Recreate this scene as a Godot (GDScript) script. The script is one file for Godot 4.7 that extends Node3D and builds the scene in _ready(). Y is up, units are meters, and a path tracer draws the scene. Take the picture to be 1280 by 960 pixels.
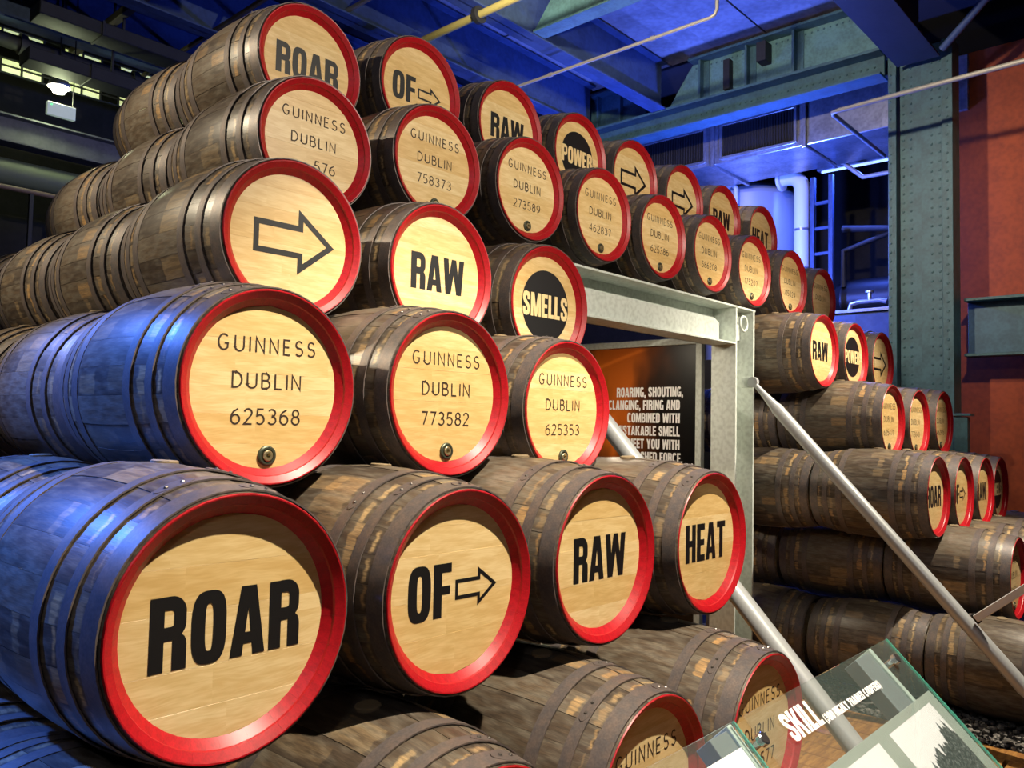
extends Node3D
# A tall stepped stack of painted casks in an old brewery hall, with a steel
# portal through the stack, blue lit plant behind it and a glass sign in front.

const BARREL_LENGTH := 0.88
const END_RADIUS := 0.30
const BULGE_RADIUS := 0.350
const STAVES := 24
const FLOOR_Y := -1.5

var used := {}
var mats := {}
var rng := RandomNumberGenerator.new()
var stave_meshes := []
var plain_staves := []
var hoop_meshes := {}
var board_sets := []
var glyph_cache := {}
var rivet_mesh: Mesh
var bung_mesh: Mesh
var bush_mesh: Mesh
var plug_mesh: Mesh
var disc_mesh: Mesh
var barrel_count := 0
var paint_coat := 0.0

# ------------------------------------------------------------------ helpers
func numbered(called: String) -> String:
	var n: int = used.get(called, 0)
	used[called] = n + 1
	return called if n == 0 else "%s_%03d" % [called, n]

func tag(o: Node, label: String, category: String, group := "", kind := ""):
	o.set_meta("label", label)
	if category != "": o.set_meta("category", category)
	if group != "": o.set_meta("group", group)
	if kind != "": o.set_meta("kind", kind)
	return o

func thing(called: String, at: Vector3, label: String, category: String, group := "") -> Node3D:
	var o := Node3D.new()
	o.name = numbered(called)
	add_child(o)
	o.position = at
	tag(o, label, category, group)
	return o

func structure(called: String, at := Vector3.ZERO) -> Node3D:
	var o := Node3D.new()
	o.name = called
	add_child(o)
	o.position = at
	o.set_meta("kind", "structure")
	return o

func inst(mesh: Mesh, called: String, parent: Node, xf := Transform3D.IDENTITY, m: Material = null) -> MeshInstance3D:
	var o := MeshInstance3D.new()
	o.mesh = mesh
	o.name = called
	o.transform = xf
	if m: o.material_override = m
	o.cast_shadow = GeometryInstance3D.SHADOW_CASTING_SETTING_ON
	parent.add_child(o, true)
	return o

func mb() -> SurfaceTool:
	var st := SurfaceTool.new()
	st.begin(Mesh.PRIMITIVE_TRIANGLES)
	return st

func part(st: SurfaceTool, called: String, m: Material, parent: Node, xf := Transform3D.IDENTITY) -> MeshInstance3D:
	return inst(st.commit(), called, parent, xf, m)

func tri(st: SurfaceTool, p: Array, n: Array, uv: Array):
	var order := [0, 1, 2]
	var nn: Vector3 = n[0] + n[1] + n[2]
	if ((p[1] - p[0]) as Vector3).cross(p[2] - p[0]).dot(nn) > 0.0:
		order = [0, 2, 1]
	for i in order:
		st.set_normal(n[i])
		st.set_uv(uv[i])
		st.add_vertex(p[i])

func flat_tri(st: SurfaceTool, a: Vector3, b: Vector3, c: Vector3, n: Vector3):
	var u := n.cross(Vector3.UP) if absf(n.y) < 0.9 else n.cross(Vector3.RIGHT)
	u = u.normalized()
	var v := n.cross(u)
	tri(st, [a, b, c], [n, n, n], [Vector2(a.dot(u), a.dot(v)), Vector2(b.dot(u), b.dot(v)), Vector2(c.dot(u), c.dot(v))])

func flat_quad(st: SurfaceTool, a: Vector3, b: Vector3, c: Vector3, d: Vector3, outward: Vector3):
	var n := (c - a).cross(d - b)
	if n.length() < 1e-12: return
	n = n.normalized()
	if n.dot(outward) < 0.0: n = -n
	flat_tri(st, a, b, c, n)
	flat_tri(st, a, c, d, n)

func box(st: SurfaceTool, c: Vector3, size: Vector3, e := 0.004, basis := Basis.IDENTITY):
	# box with chamfered edges
	var h := size * 0.5
	e = minf(e, minf(h.x, minf(h.y, h.z)) * 0.45)
	var pt := func(sx: float, sy: float, sz: float, ax: int) -> Vector3:
		var q := Vector3(sx * (h.x - e), sy * (h.y - e), sz * (h.z - e))
		q[ax] = [sx, sy, sz][ax] * h[ax]
		return c + basis * q
	for ax in 3:
		var b1 := (ax + 1) % 3
		var b2 := (ax + 2) % 3
		for s in [-1.0, 1.0]:
			var k := []
			for w in [[-1.0, -1.0], [1.0, -1.0], [1.0, 1.0], [-1.0, 1.0]]:
				var sg := [0.0, 0.0, 0.0]
				sg[ax] = s; sg[b1] = w[0]; sg[b2] = w[1]
				k.append(pt.call(sg[0], sg[1], sg[2], ax))
			var nrm := Vector3.ZERO
			nrm[ax] = s
			flat_quad(st, k[0], k[1], k[2], k[3], basis * nrm)
	for ax in 3:   # edges along ax
		var b1 := (ax + 1) % 3
		var b2 := (ax + 2) % 3
		for s1 in [-1.0, 1.0]:
			for s2 in [-1.0, 1.0]:
				var lo := [0.0, 0.0, 0.0]
				var hi := [0.0, 0.0, 0.0]
				lo[ax] = -1.0; hi[ax] = 1.0
				lo[b1] = s1; hi[b1] = s1; lo[b2] = s2; hi[b2] = s2
				var nrm := Vector3.ZERO
				nrm[b1] = s1; nrm[b2] = s2
				flat_quad(st, pt.call(lo[0], lo[1], lo[2], b1), pt.call(hi[0], hi[1], hi[2], b1), pt.call(hi[0], hi[1], hi[2], b2), pt.call(lo[0], lo[1], lo[2], b2), basis * nrm)
	for sx in [-1.0, 1.0]:
		for sy in [-1.0, 1.0]:
			for sz in [-1.0, 1.0]:
				var a: Vector3 = pt.call(sx, sy, sz, 0)
				var b: Vector3 = pt.call(sx, sy, sz, 1)
				var d: Vector3 = pt.call(sx, sy, sz, 2)
				flat_tri(st, a, b, d, (basis * Vector3(sx, sy, sz)).normalized())

func box_part(called: String, m: Material, parent: Node, c: Vector3, size: Vector3, e := 0.004, basis := Basis.IDENTITY) -> MeshInstance3D:
	var st := mb()
	box(st, Vector3.ZERO, size, e, basis)
	return part(st, called, m, parent, Transform3D(Basis.IDENTITY, c))

func tube(st: SurfaceTool, pts: Array, r, segs := 16, caps := true):
	# swept circle; r is one radius or one for each point
	var rings := []
	var last_u := Vector3.ZERO
	for i in pts.size():
		var d: Vector3
		if i == 0: d = pts[1] - pts[0]
		elif i == pts.size() - 1: d = pts[i] - pts[i - 1]
		else: d = (pts[i] - pts[i - 1]).normalized() + (pts[i + 1] - pts[i]).normalized()
		d = d.normalized()
		var u: Vector3 = last_u - d * last_u.dot(d)
		if u.length() < 0.01:
			u = d.cross(Vector3.UP) if absf(d.y) < 0.9 else d.cross(Vector3.RIGHT)
		u = u.normalized()
		last_u = u
		var v := d.cross(u)
		var rad: float = r[i] if r is Array else r
		var ring := []
		for k in segs + 1:
			var a := TAU * k / segs
			var n: Vector3 = u * cos(a) + v * sin(a)
			ring.append([pts[i] + n * rad, n])
		rings.append(ring)
	var run := 0.0
	for i in pts.size() - 1:
		var step: float = ((pts[i + 1] - pts[i]) as Vector3).length()
		for k in segs:
			var p := [rings[i][k], rings[i][k + 1], rings[i + 1][k + 1], rings[i + 1][k]]
			var uv := [Vector2(run, k / float(segs)), Vector2(run, (k + 1) / float(segs)), Vector2(run + step, (k + 1) / float(segs)), Vector2(run + step, k / float(segs))]
			tri(st, [p[0][0], p[1][0], p[2][0]], [p[0][1], p[1][1], p[2][1]], [uv[0], uv[1], uv[2]])
			tri(st, [p[0][0], p[2][0], p[3][0]], [p[0][1], p[2][1], p[3][1]], [uv[0], uv[2], uv[3]])
		run += step
	if caps:
		for e in [[0, 1], [pts.size() - 1, pts.size() - 2]]:
			var n: Vector3 = (pts[e[0]] - pts[e[1]]).normalized()
			for k in segs:
				flat_tri(st, pts[e[0]], rings[e[0]][k][0], rings[e[0]][k + 1][0], n)

func lathe(st: SurfaceTool, prof: Array, segs := 48, axis := Basis.IDENTITY, at := Vector3.ZERO):
	# prof: [x, r] pairs turned about the local x axis; each span flat shaded along its length, smooth round it
	for i in prof.size() - 1:
		var a: Array = prof[i]
		var b: Array = prof[i + 1]
		var dx: float = b[0] - a[0]
		var dr: float = b[1] - a[1]
		var len := sqrt(dx * dx + dr * dr)
		if len < 1e-7: continue
		var nx := dr / len
		var nr := -dx / len
		for k in segs:
			var t0 := TAU * k / segs
			var t1 := TAU * (k + 1) / segs
			var c0 := Vector3(0, cos(t0), sin(t0))
			var c1 := Vector3(0, cos(t1), sin(t1))
			var X := Vector3.RIGHT
			var p := [at + axis * (X * a[0] + c0 * a[1]), at + axis * (X * a[0] + c1 * a[1]), at + axis * (X * b[0] + c1 * b[1]), at + axis * (X * b[0] + c0 * b[1])]
			var n0: Vector3 = axis * (X * nx + c0 * nr)
			var n1: Vector3 = axis * (X * nx + c1 * nr)
			var uv := [Vector2(k / 8.0, a[0] * 3.0), Vector2((k + 1) / 8.0, a[0] * 3.0), Vector2((k + 1) / 8.0, b[0] * 3.0), Vector2(k / 8.0, b[0] * 3.0)]
			if a[1] > 1e-6: tri(st, [p[0], p[1], p[2]], [n0, n1, n1], [uv[0], uv[1], uv[2]])
			if b[1] > 1e-6: tri(st, [p[0], p[2], p[3]], [n0, n1, n0], [uv[0], uv[2], uv[3]])

func prism(st: SurfaceTool, poly: PackedVector2Array, xf: Transform3D, depth: float):
	# polygon in local xy, extruded along local z from 0 to depth
	var idx := Geometry2D.triangulate_polygon(poly)
	for z in [0.0, depth]:
		var n: Vector3 = xf.basis * Vector3(0, 0, -1.0 if z == 0.0 else 1.0)
		for i in range(0, idx.size(), 3):
			flat_tri(st, xf * Vector3(poly[idx[i]].x, poly[idx[i]].y, z), xf * Vector3(poly[idx[i + 1]].x, poly[idx[i + 1]].y, z), xf * Vector3(poly[idx[i + 2]].x, poly[idx[i + 2]].y, z), n)
	var area := 0.0
	for i in poly.size():
		area += poly[i].cross(poly[(i + 1) % poly.size()])
	for i in poly.size():
		var a := poly[i]
		var b := poly[(i + 1) % poly.size()]
		var n2 := Vector2((b - a).y, -(b - a).x) * signf(area)
		flat_quad(st, xf * Vector3(a.x, a.y, 0), xf * Vector3(b.x, b.y, 0), xf * Vector3(b.x, b.y, depth), xf * Vector3(a.x, a.y, depth), xf.basis * Vector3(n2.x, n2.y, 0))

func domes(st: SurfaceTool, c: Vector3, n: Vector3, r: float):
	# one low rivet head
	var u := n.cross(Vector3.UP) if absf(n.y) < 0.9 else n.cross(Vector3.RIGHT)
	u = u.normalized()
	var v := n.cross(u)
	for k in 6:
		var a := TAU * k / 6
		var b := TAU * (k + 1) / 6
		var da: Vector3 = u * cos(a) + v * sin(a)
		var db: Vector3 = u * cos(b) + v * sin(b)
		var p0 := c + da * r
		var p1 := c + db * r
		var q0 := c + da * r * 0.6 + n * r * 0.5
		var q1 := c + db * r * 0.6 + n * r * 0.5
		flat_quad(st, p0, p1, q1, q0, da + db + n)
		flat_tri(st, q0, q1, c + n * r * 0.62, n)

# ---------------------------------------------------------------- materials
func mat(called: String, c: Color, rough := 0.6, metal := 0.0, tex: Texture2D = null, bump: Texture2D = null, uvs := Vector3.ONE, tri_p := false, bump_cm := 0.1) -> StandardMaterial3D:
	var m := StandardMaterial3D.new()
	m.resource_name = called
	m.albedo_color = c
	m.roughness = rough
	m.metallic = metal
	if tex: m.albedo_texture = tex
	if bump:
		m.heightmap_enabled = true
		m.heightmap_texture = bump
		m.heightmap_scale = bump_cm
	m.uv1_scale = uvs
	m.uv1_triplanar = tri_p
	mats[called] = m
	return m

func lamp_mat(called: String, c: Color, e: float) -> StandardMaterial3D:
	var m := mat(called, Color(0.9, 0.9, 0.9), 0.4)
	m.emission_enabled = true
	m.emission = c
	m.emission_energy_multiplier = e
	return m

func noise(seed: int, freq: float, oct := 3, kind := FastNoiseLite.TYPE_SIMPLEX_SMOOTH) -> FastNoiseLite:
	var f := FastNoiseLite.new()
	f.seed = seed
	f.noise_type = kind
	f.frequency = freq
	f.fractal_octaves = oct
	return f

func picture(w: int, h: int, pixel: Callable) -> ImageTexture:
	var data := PackedByteArray()
	data.resize(w * h * 3)
	var i := 0
	for y in h:
		for x in w:
			var c: Color = pixel.call(x, y)
			data[i] = clampi(int(c.r * 255.0), 0, 255)
			data[i + 1] = clampi(int(c.g * 255.0), 0, 255)
			data[i + 2] = clampi(int(c.b * 255.0), 0, 255)
			i += 3
	return ImageTexture.create_from_image(Image.create_from_data(w, h, false, Image.FORMAT_RGB8, data))

func wear_texture(c: Color, c2: Color, seed: int, amount := 0.5) -> ImageTexture:
	# paint or metal with blotches and fine specks (256 px, wraps softly enough when tiled)
	var a := noise(seed, 0.012, 4)
	var b := noise(seed + 5, 0.12, 2)
	return picture(256, 256, func(x: int, y: int):
		var sx := minf(x, 256 - x)
		var sy := minf(y, 256 - y)
		var t := clampf(0.5 + a.get_noise_2d(sx * 2.0, sy * 2.0 + x * 0.3) * 1.1, 0, 1)
		var f := b.get_noise_2d(x, y) * 0.10
		var r := c.lerp(c2, t * amount)
		return Color(r.r * (1 + f), r.g * (1 + f), r.b * (1 + f)))

func stave_texture() -> Array:
	# sixteen bands, one for each kind of stave: grain along it, dark stain and blocks of bare worn oak
	var w := 512
	var h := 1024
	var r := RandomNumberGenerator.new()
	r.seed = 77
	var bands := []
	for b in 16:
		var patches := []
		for zone in [[0.075, 0.115], [0.165, 0.225], [0.29, 0.5], [0.42, 0.71], [0.775, 0.835], [0.885, 0.925]]:
			var wide: bool = zone[1] - zone[0] > 0.1
			if r.randf() < (0.30 if wide else 0.80):
				var c0: float = lerpf(zone[0], zone[1], r.randf_range(0, 0.4))
				var c1: float = lerpf(zone[0], zone[1], r.randf_range(0.55, 1.0))
				patches.append([c0, c1, r.randf_range(0.35, 0.95) * (0.6 if wide else 1.0), r.randf(), r.randf_range(0, 0.3), r.randf_range(0.7, 1.0)])
		bands.append([r.randf(), patches])
	var fine := noise(3, 0.9, 2)
	var mid := noise(4, 0.05, 3)
	var soft := noise(8, 0.05, 2)
	var dark := Color(0.24, 0.205, 0.175)
	var brown := Color(0.40, 0.335, 0.265)
	var grey := Color(0.47, 0.445, 0.395)
	var tan := Color(0.78, 0.66, 0.46)
	var orange := Color(0.73, 0.56, 0.35)
	var bumps := PackedByteArray()
	bumps.resize(w * h)
	var tex := picture(w, h, func(x: int, y: int):
		var b: int = y / 64
		var v := (y % 64) / 64.0
		var u := x / float(w)
		var m := mid.get_noise_2d(x * 0.13, y * 1.7 + b * 300)
		var g := fine.get_noise_2d(x * 0.035, y * 1.1)
		var s := soft.get_noise_2d(x * 0.30 + 900, y * 0.9 + b * 150)
		var c: Color = dark.lerp(brown, clampf(0.15 + bands[b][0] * 0.65 + m * 0.42, 0, 1))
		c = c.lerp(grey, clampf(s * 0.6 + 0.08 + bands[b][0] * 0.35, 0, 0.6))
		for p in bands[b][1]:
			var wob := s * 0.010
			var inside := clampf(minf(u + wob - p[0], p[1] - u - wob) / 0.008, 0, 1) * clampf(minf(v - p[4] + 0.1, p[5] + 0.1 - v) / 0.12, 0, 1)
			inside *= clampf(0.92 + m * 0.7, 0, 1)
			c = c.lerp(tan.lerp(orange, p[3]), inside * p[2] * 0.9)
		var k := 1.0 + g * 0.20
		bumps[y * w + x] = clampi(int(140 + g * 80 + m * 60), 0, 255)
		return Color(c.r * k, c.g * k, c.b * k))
	var bump := ImageTexture.create_from_image(Image.create_from_data(w, h, false, Image.FORMAT_L8, bumps))
	return [tex, bump]

func plank_texture(c: Color, c2: Color, seed: int, stretch := 14.0, knots := 0) -> ImageTexture:
	var a := noise(seed, 0.02, 3)
	var b := noise(seed + 2, 0.25, 2)
	var r := RandomNumberGenerator.new()
	r.seed = seed
	var kn := []
	for k in knots: kn.append([r.randf() * 256, r.randf() * 256, r.randf_range(5, 9)])
	return picture(256, 256, func(x: int, y: int):
		var wob := a.get_noise_2d(x * 0.25, y) * 10.0
		var g := b.get_noise_2d(x / stretch, y + wob)
		var t := clampf(0.5 + a.get_noise_2d(x * 0.4, y * 2.0) * 0.9 + g * 0.5, 0, 1)
		var q := c.lerp(c2, t)
		for k in kn:
			var d := Vector2((x - k[0]) * 0.45, y - k[1]).length()
			q = q.lerp(c2.darkened(0.45), clampf(1.0 - absf(d - k[2] * 0.5) / (k[2] * 0.6), 0, 1) * 0.7)
		return q)

func make_materials():
	var st := stave_texture()
	mat("stave oak", Color.WHITE, 0.38, 0.0, st[0], st[1], Vector3.ONE, false, 0.025)
	mat("stave end bare", Color(0.30, 0.25, 0.20), 0.6)
	mat("chime red", Color(0.69, 0.05, 0.105), 0.42, 0.0, wear_texture(Color(1, 1, 1), Color(0.80, 0.72, 0.72), 12, 0.6))
	mat("hoop iron", Color(1, 1, 1), 0.46, 0.25, wear_texture(Color(0.36, 0.335, 0.33), Color(0.43, 0.375, 0.345), 21, 0.9))
	var grain := plank_texture(Color(1.0, 1.0, 1.0), Color(0.93, 0.895, 0.83), 31, 18.0)
	var tones := [Color(0.885, 0.775, 0.555), Color(0.875, 0.755, 0.525), Color(0.905, 0.81, 0.61), Color(0.86, 0.735, 0.50), Color(0.89, 0.785, 0.575)]
	for k in tones.size():
		mat("head board %d" % k, tones[k], 0.40, 0.0, grain, null, Vector3(3, 3, 3))
	mat("head paint black", Color(0.045, 0.047, 0.055), 0.5)
	mat("head paint brown", Color(0.20, 0.13, 0.07), 0.7)
	mat("head paint cream", Color(0.89, 0.785, 0.57), 0.5)
	mat("old bung", Color(0.50, 0.43, 0.32), 0.7)
	mat("bush iron", Color(0.30, 0.32, 0.26), 0.45, 0.6)
	mat("bush brass", Color(0.72, 0.66, 0.50), 0.35, 0.8)
	mat("rivet", Color(0.42, 0.40, 0.38), 0.35, 0.7)
	var specks := wear_texture(Color(1, 1, 1), Color(0.8, 0.8, 0.8), 51, 0.7)
	mat("portal paint", Color(0.80, 0.83, 0.80), 0.45, 0.0, wear_texture(Color(1, 1, 1), Color(0.93, 0.93, 0.92), 52, 0.7), null, Vector3.ONE * 0.7, true)
	mat("brace steel", Color(0.68, 0.69, 0.69), 0.36, 0.25)
	mat("teal paint", Color(0.25, 0.40, 0.44), 0.55, 0.0, specks, null, Vector3.ONE * 0.6, true)
	mat("pale teal paint", Color(0.37, 0.54, 0.54), 0.55, 0.0, specks, null, Vector3.ONE * 0.6, true)
	mat("navy paint", Color(0.23, 0.31, 0.44), 0.6, 0.0, specks, null, Vector3.ONE * 0.4, true)
	mat("dark paint", Color(0.12, 0.13, 0.14), 0.65, 0.0, specks, null, Vector3.ONE * 0.4, true)
	mat("ceiling board", Color(0.66, 0.63, 0.62), 0.85, 0.0, specks, null, Vector3.ONE * 0.3, true)
	mat("ceiling slab", Color(0.10, 0.10, 0.11), 0.9)
	mat("orange paint", Color(0.62, 0.275, 0.075), 0.75, 0.0, wear_texture(Color(1, 1, 1), Color(0.86, 0.84, 0.82), 61, 0.8), null, Vector3.ONE * 0.4, true)
	mat("dark wall", Color(0.14, 0.135, 0.13), 0.9, 0.0, specks, null, Vector3.ONE * 0.3, true)
	mat("concrete", Color(0.30, 0.29, 0.28), 0.85, 0.0, specks, null, Vector3.ONE * 0.5, true)
	mat("crane paint", Color(0.34, 0.35, 0.36), 0.5, 0.2, specks, null, Vector3.ONE * 0.5, true)
	mat("sheet metal", Color(0.70, 0.71, 0.73), 0.33, 0.75, specks, null, Vector3.ONE * 0.5, true)
	mat("grille dark", Color(0.10, 0.10, 0.11), 0.6, 0.3)
	mat("vessel paint", Color(0.66, 0.68, 0.70), 0.4, 0.2)
	mat("lagging white", Color(0.86, 0.86, 0.85), 0.5)
	mat("black machine", Color(0.05, 0.05, 0.055), 0.45, 0.2)
	mat("yellow pipe paint", Color(0.66, 0.62, 0.36), 0.55)
	mat("conduit", Color(0.62, 0.61, 0.58), 0.5, 0.3)
	mat("gravel", Color(1, 1, 1), 0.7)
	mats["gravel"].vertex_color_use_as_albedo = true
	mat("deck wood", Color(1, 1, 1), 0.5, 0.0, plank_texture(Color(0.66, 0.47, 0.22), Color(0.50, 0.32, 0.13), 71, 16.0, 5), null, Vector3(1.2, 3.0, 1))
	mat("sign white", Color(0.93, 0.93, 0.93), 0.5)
	mat("sign grey board", Color(0.56, 0.60, 0.57), 0.35)
	mat("sign arm", Color(0.45, 0.49, 0.50), 0.45, 0.2)
	mat("sign edge", Color(0.66, 0.73, 0.70), 0.3)
	mat("chrome", Color(0.75, 0.75, 0.76), 0.18, 0.95)
	var gl := mat("sign glass", Color(0.80, 0.92, 0.88, 0.03), 0.03)
	gl.transparency = BaseMaterial3D.TRANSPARENCY_ALPHA
	var ge := mat("glass edge", Color(0.30, 0.72, 0.62, 0.55), 0.08)
	ge.transparency = BaseMaterial3D.TRANSPARENCY_ALPHA
	lamp_mat("exit sign face", Color(0.74, 0.86, 0.74), 0.30)

# -------------------------------------------------------------- cask pieces
func radius_at(x: float) -> float:
	var t := (x + BARREL_LENGTH * 0.5) / (BARREL_LENGTH * 0.5)
	return END_RADIUS + (BULGE_RADIUS - END_RADIUS) * (1.0 - t * t)

func make_staves():
	var r := RandomNumberGenerator.new()
	r.seed = 5
	var half := PI / STAVES - 0.0010
	var shut := PI / STAVES - 0.0004
	var xs := [-0.004, -0.06, -0.12, -0.19, -0.27, -0.35, -0.44, -0.53, -0.61, -0.69, -0.76, -0.82, -BARREL_LENGTH]
	var front := [[-0.004, 0.300], [0.0, 0.2975], [-0.0005, 0.2940], [-0.0145, 0.2740], [-0.0205, 0.2720], [-0.042, 0.2510], [-0.045, 0.2510]]
	for b in 16:
		var lift := r.randf_range(-0.0012, 0.0012)
		var m := ArrayMesh.new()
		var st := mb()
		for i in xs.size() - 1:
			for s in [[-half, 0.0], [0.0, half]]:
				var p := []
				var n := []
				var uv := []
				for q in [[i, s[0]], [i, s[1]], [i + 1, s[1]], [i + 1, s[0]]]:
					var x: float = xs[q[0]]
					var rr := radius_at(x) + (0.0 if q[0] == 0 else lift)
					var slope := (radius_at(x + 0.001) - radius_at(x - 0.001)) / 0.002
					p.append(Vector3(x, rr * cos(q[1]), rr * sin(q[1])))
					n.append(Vector3(-slope, cos(q[1]), sin(q[1])).normalized())
					uv.append(Vector2(-x / BARREL_LENGTH, (b + 0.06 + 0.88 * (q[1] / half * 0.5 + 0.5)) / 16.0))
				tri(st, [p[0], p[1], p[2]], [n[0], n[1], n[2]], [uv[0], uv[1], uv[2]])
				tri(st, [p[0], p[2], p[3]], [n[0], n[2], n[3]], [uv[0], uv[2], uv[3]])
			for s in ([-1.0, 1.0] if i > 0 else []):
				var a: float = half * s
				var k := []
				for q in [[i, 0.0], [i + 1, 0.0], [i + 1, 0.022], [i, 0.022]]:
					var rr: float = radius_at(xs[q[0]]) - q[1]
					k.append(Vector3(xs[q[0]], rr * cos(a), rr * sin(a)))
				flat_quad(st, k[0], k[1], k[2], k[3], Vector3(0, -sin(a), cos(a)) * s)
		var e := []
		for q in [[0.30, -half], [0.30, half], [0.25, half], [0.25, -half]]:
			e.append(Vector3(-BARREL_LENGTH, q[0] * cos(q[1]), q[0] * sin(q[1])))
		flat_quad(st, e[0], e[1], e[2], e[3], Vector3.LEFT)
		st.set_material(mats["stave oak"])
		m = st.commit(m)
		var sr := mb()
		for i in front.size() - 1:
			var fa: Array = front[i]
			var fb: Array = front[i + 1]
			var dx: float = fb[0] - fa[0]
			var dr: float = fb[1] - fa[1]
			var len := sqrt(dx * dx + dr * dr)
			for s in [[-shut, 0.0], [0.0, shut]]:
				var p := []
				var n := []
				for q in [[fa, s[0]], [fa, s[1]], [fb, s[1]], [fb, s[0]]]:
					p.append(Vector3(q[0][0], q[0][1] * cos(q[1]), q[0][1] * sin(q[1])))
					# the painted end faces outward at the front and inward down the croze
					var nx := -dr / len
					var nr := dx / len
					n.append(Vector3(nx, nr * cos(q[1]), nr * sin(q[1])))
				var uv := [Vector2(b * 0.13, i * 0.1), Vector2(b * 0.13 + 0.2, i * 0.1), Vector2(b * 0.13 + 0.2, i * 0.1 + 0.1), Vector2(b * 0.13, i * 0.1 + 0.1)]
				tri(sr, [p[0], p[1], p[2]], [n[0], n[1], n[2]], [uv[0], uv[1], uv[2]])
				tri(sr, [p[0], p[2], p[3]], [n[0], n[2], n[3]], [uv[0], uv[2], uv[3]])
		for s in [-1.0, 1.0]:
			var a: float = half * s
			for ring in [[[-0.0005, 0.2940], [-0.0145, 0.2745], [-0.0205, 0.2725], [-0.045, 0.299]], [[-0.0205, 0.2725], [-0.042, 0.2515], [-0.045, 0.2515], [-0.045, 0.299]]]:
				var k := []
				for q in ring: k.append(Vector3(q[0], q[1] * cos(a), q[1] * sin(a)))
				flat_quad(sr, k[0], k[1], k[2], k[3], Vector3(0, -sin(a), cos(a)) * s)
		sr.set_material(mats["chime red"])
		var bare: ArrayMesh = m.duplicate()
		m = sr.commit(m)
		stave_meshes.append(m)
		sr.set_material(mats["stave end bare"])
		plain_staves.append(sr.commit(bare))

func make_hoops():
	for h in [["chime", -0.010, -0.068], ["quarter", -0.112, -0.152], ["bilge", -0.222, -0.268]]:
		var st := mb()
		var a: float = h[1]
		var b: float = h[2]
		var t := 0.0042
		var mid := (a + b) * 0.5
		lathe(st, [[b, radius_at(b) - 0.001], [b, radius_at(b) + 0.0025], [mid, radius_at(mid) + t], [a, radius_at(a) + t + 0.0025], [a, radius_at(a) + 0.0025], [mid, radius_at(mid) - 0.001]], 48)
		hoop_meshes[h[0]] = st.commit()
		# lapped end of the hoop: a short rounded tongue
		var sl := mb()
		var w := absf(b - a) * 0.5 - 0.002
		var pts := []
		for k in 13:
			var q := TAU * k / 12.0
			pts.append(Vector2(cos(q) * w, sin(q) * 0.05))
		var rr := radius_at(mid) + t
		for k in 12:
			var p := []
			var n := []
			for v2 in [Vector2.ZERO, pts[k], pts[k + 1]]:
				var ang: float = v2.y / rr
				var lift := 0.0022
				var r2: float = radius_at(mid + v2.x) + t + lift
				p.append(Vector3(mid + v2.x, r2 * cos(ang), r2 * sin(ang)))
				n.append(Vector3(0, cos(ang), sin(ang)))
			tri(sl, p, n, [Vector2(0.3, 0.3), Vector2(0.3, 0.4), Vector2(0.4, 0.4)])
			var low := []
			for j in [1, 2]:
				var d: Vector3 = n[j]
				low.append(p[j] - d * 0.004)
			flat_quad(sl, p[1], p[2], low[1], low[0], (p[1] - p[0]))
		hoop_meshes[h[0] + " lap"] = sl.commit()
		hoop_meshes[h[0] + " spot"] = Vector2(mid, rr + 0.0022)
	var rv := mb()
	domes(rv, Vector3.ZERO, Vector3.UP, 0.006)
	rivet_mesh = rv.commit()

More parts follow.
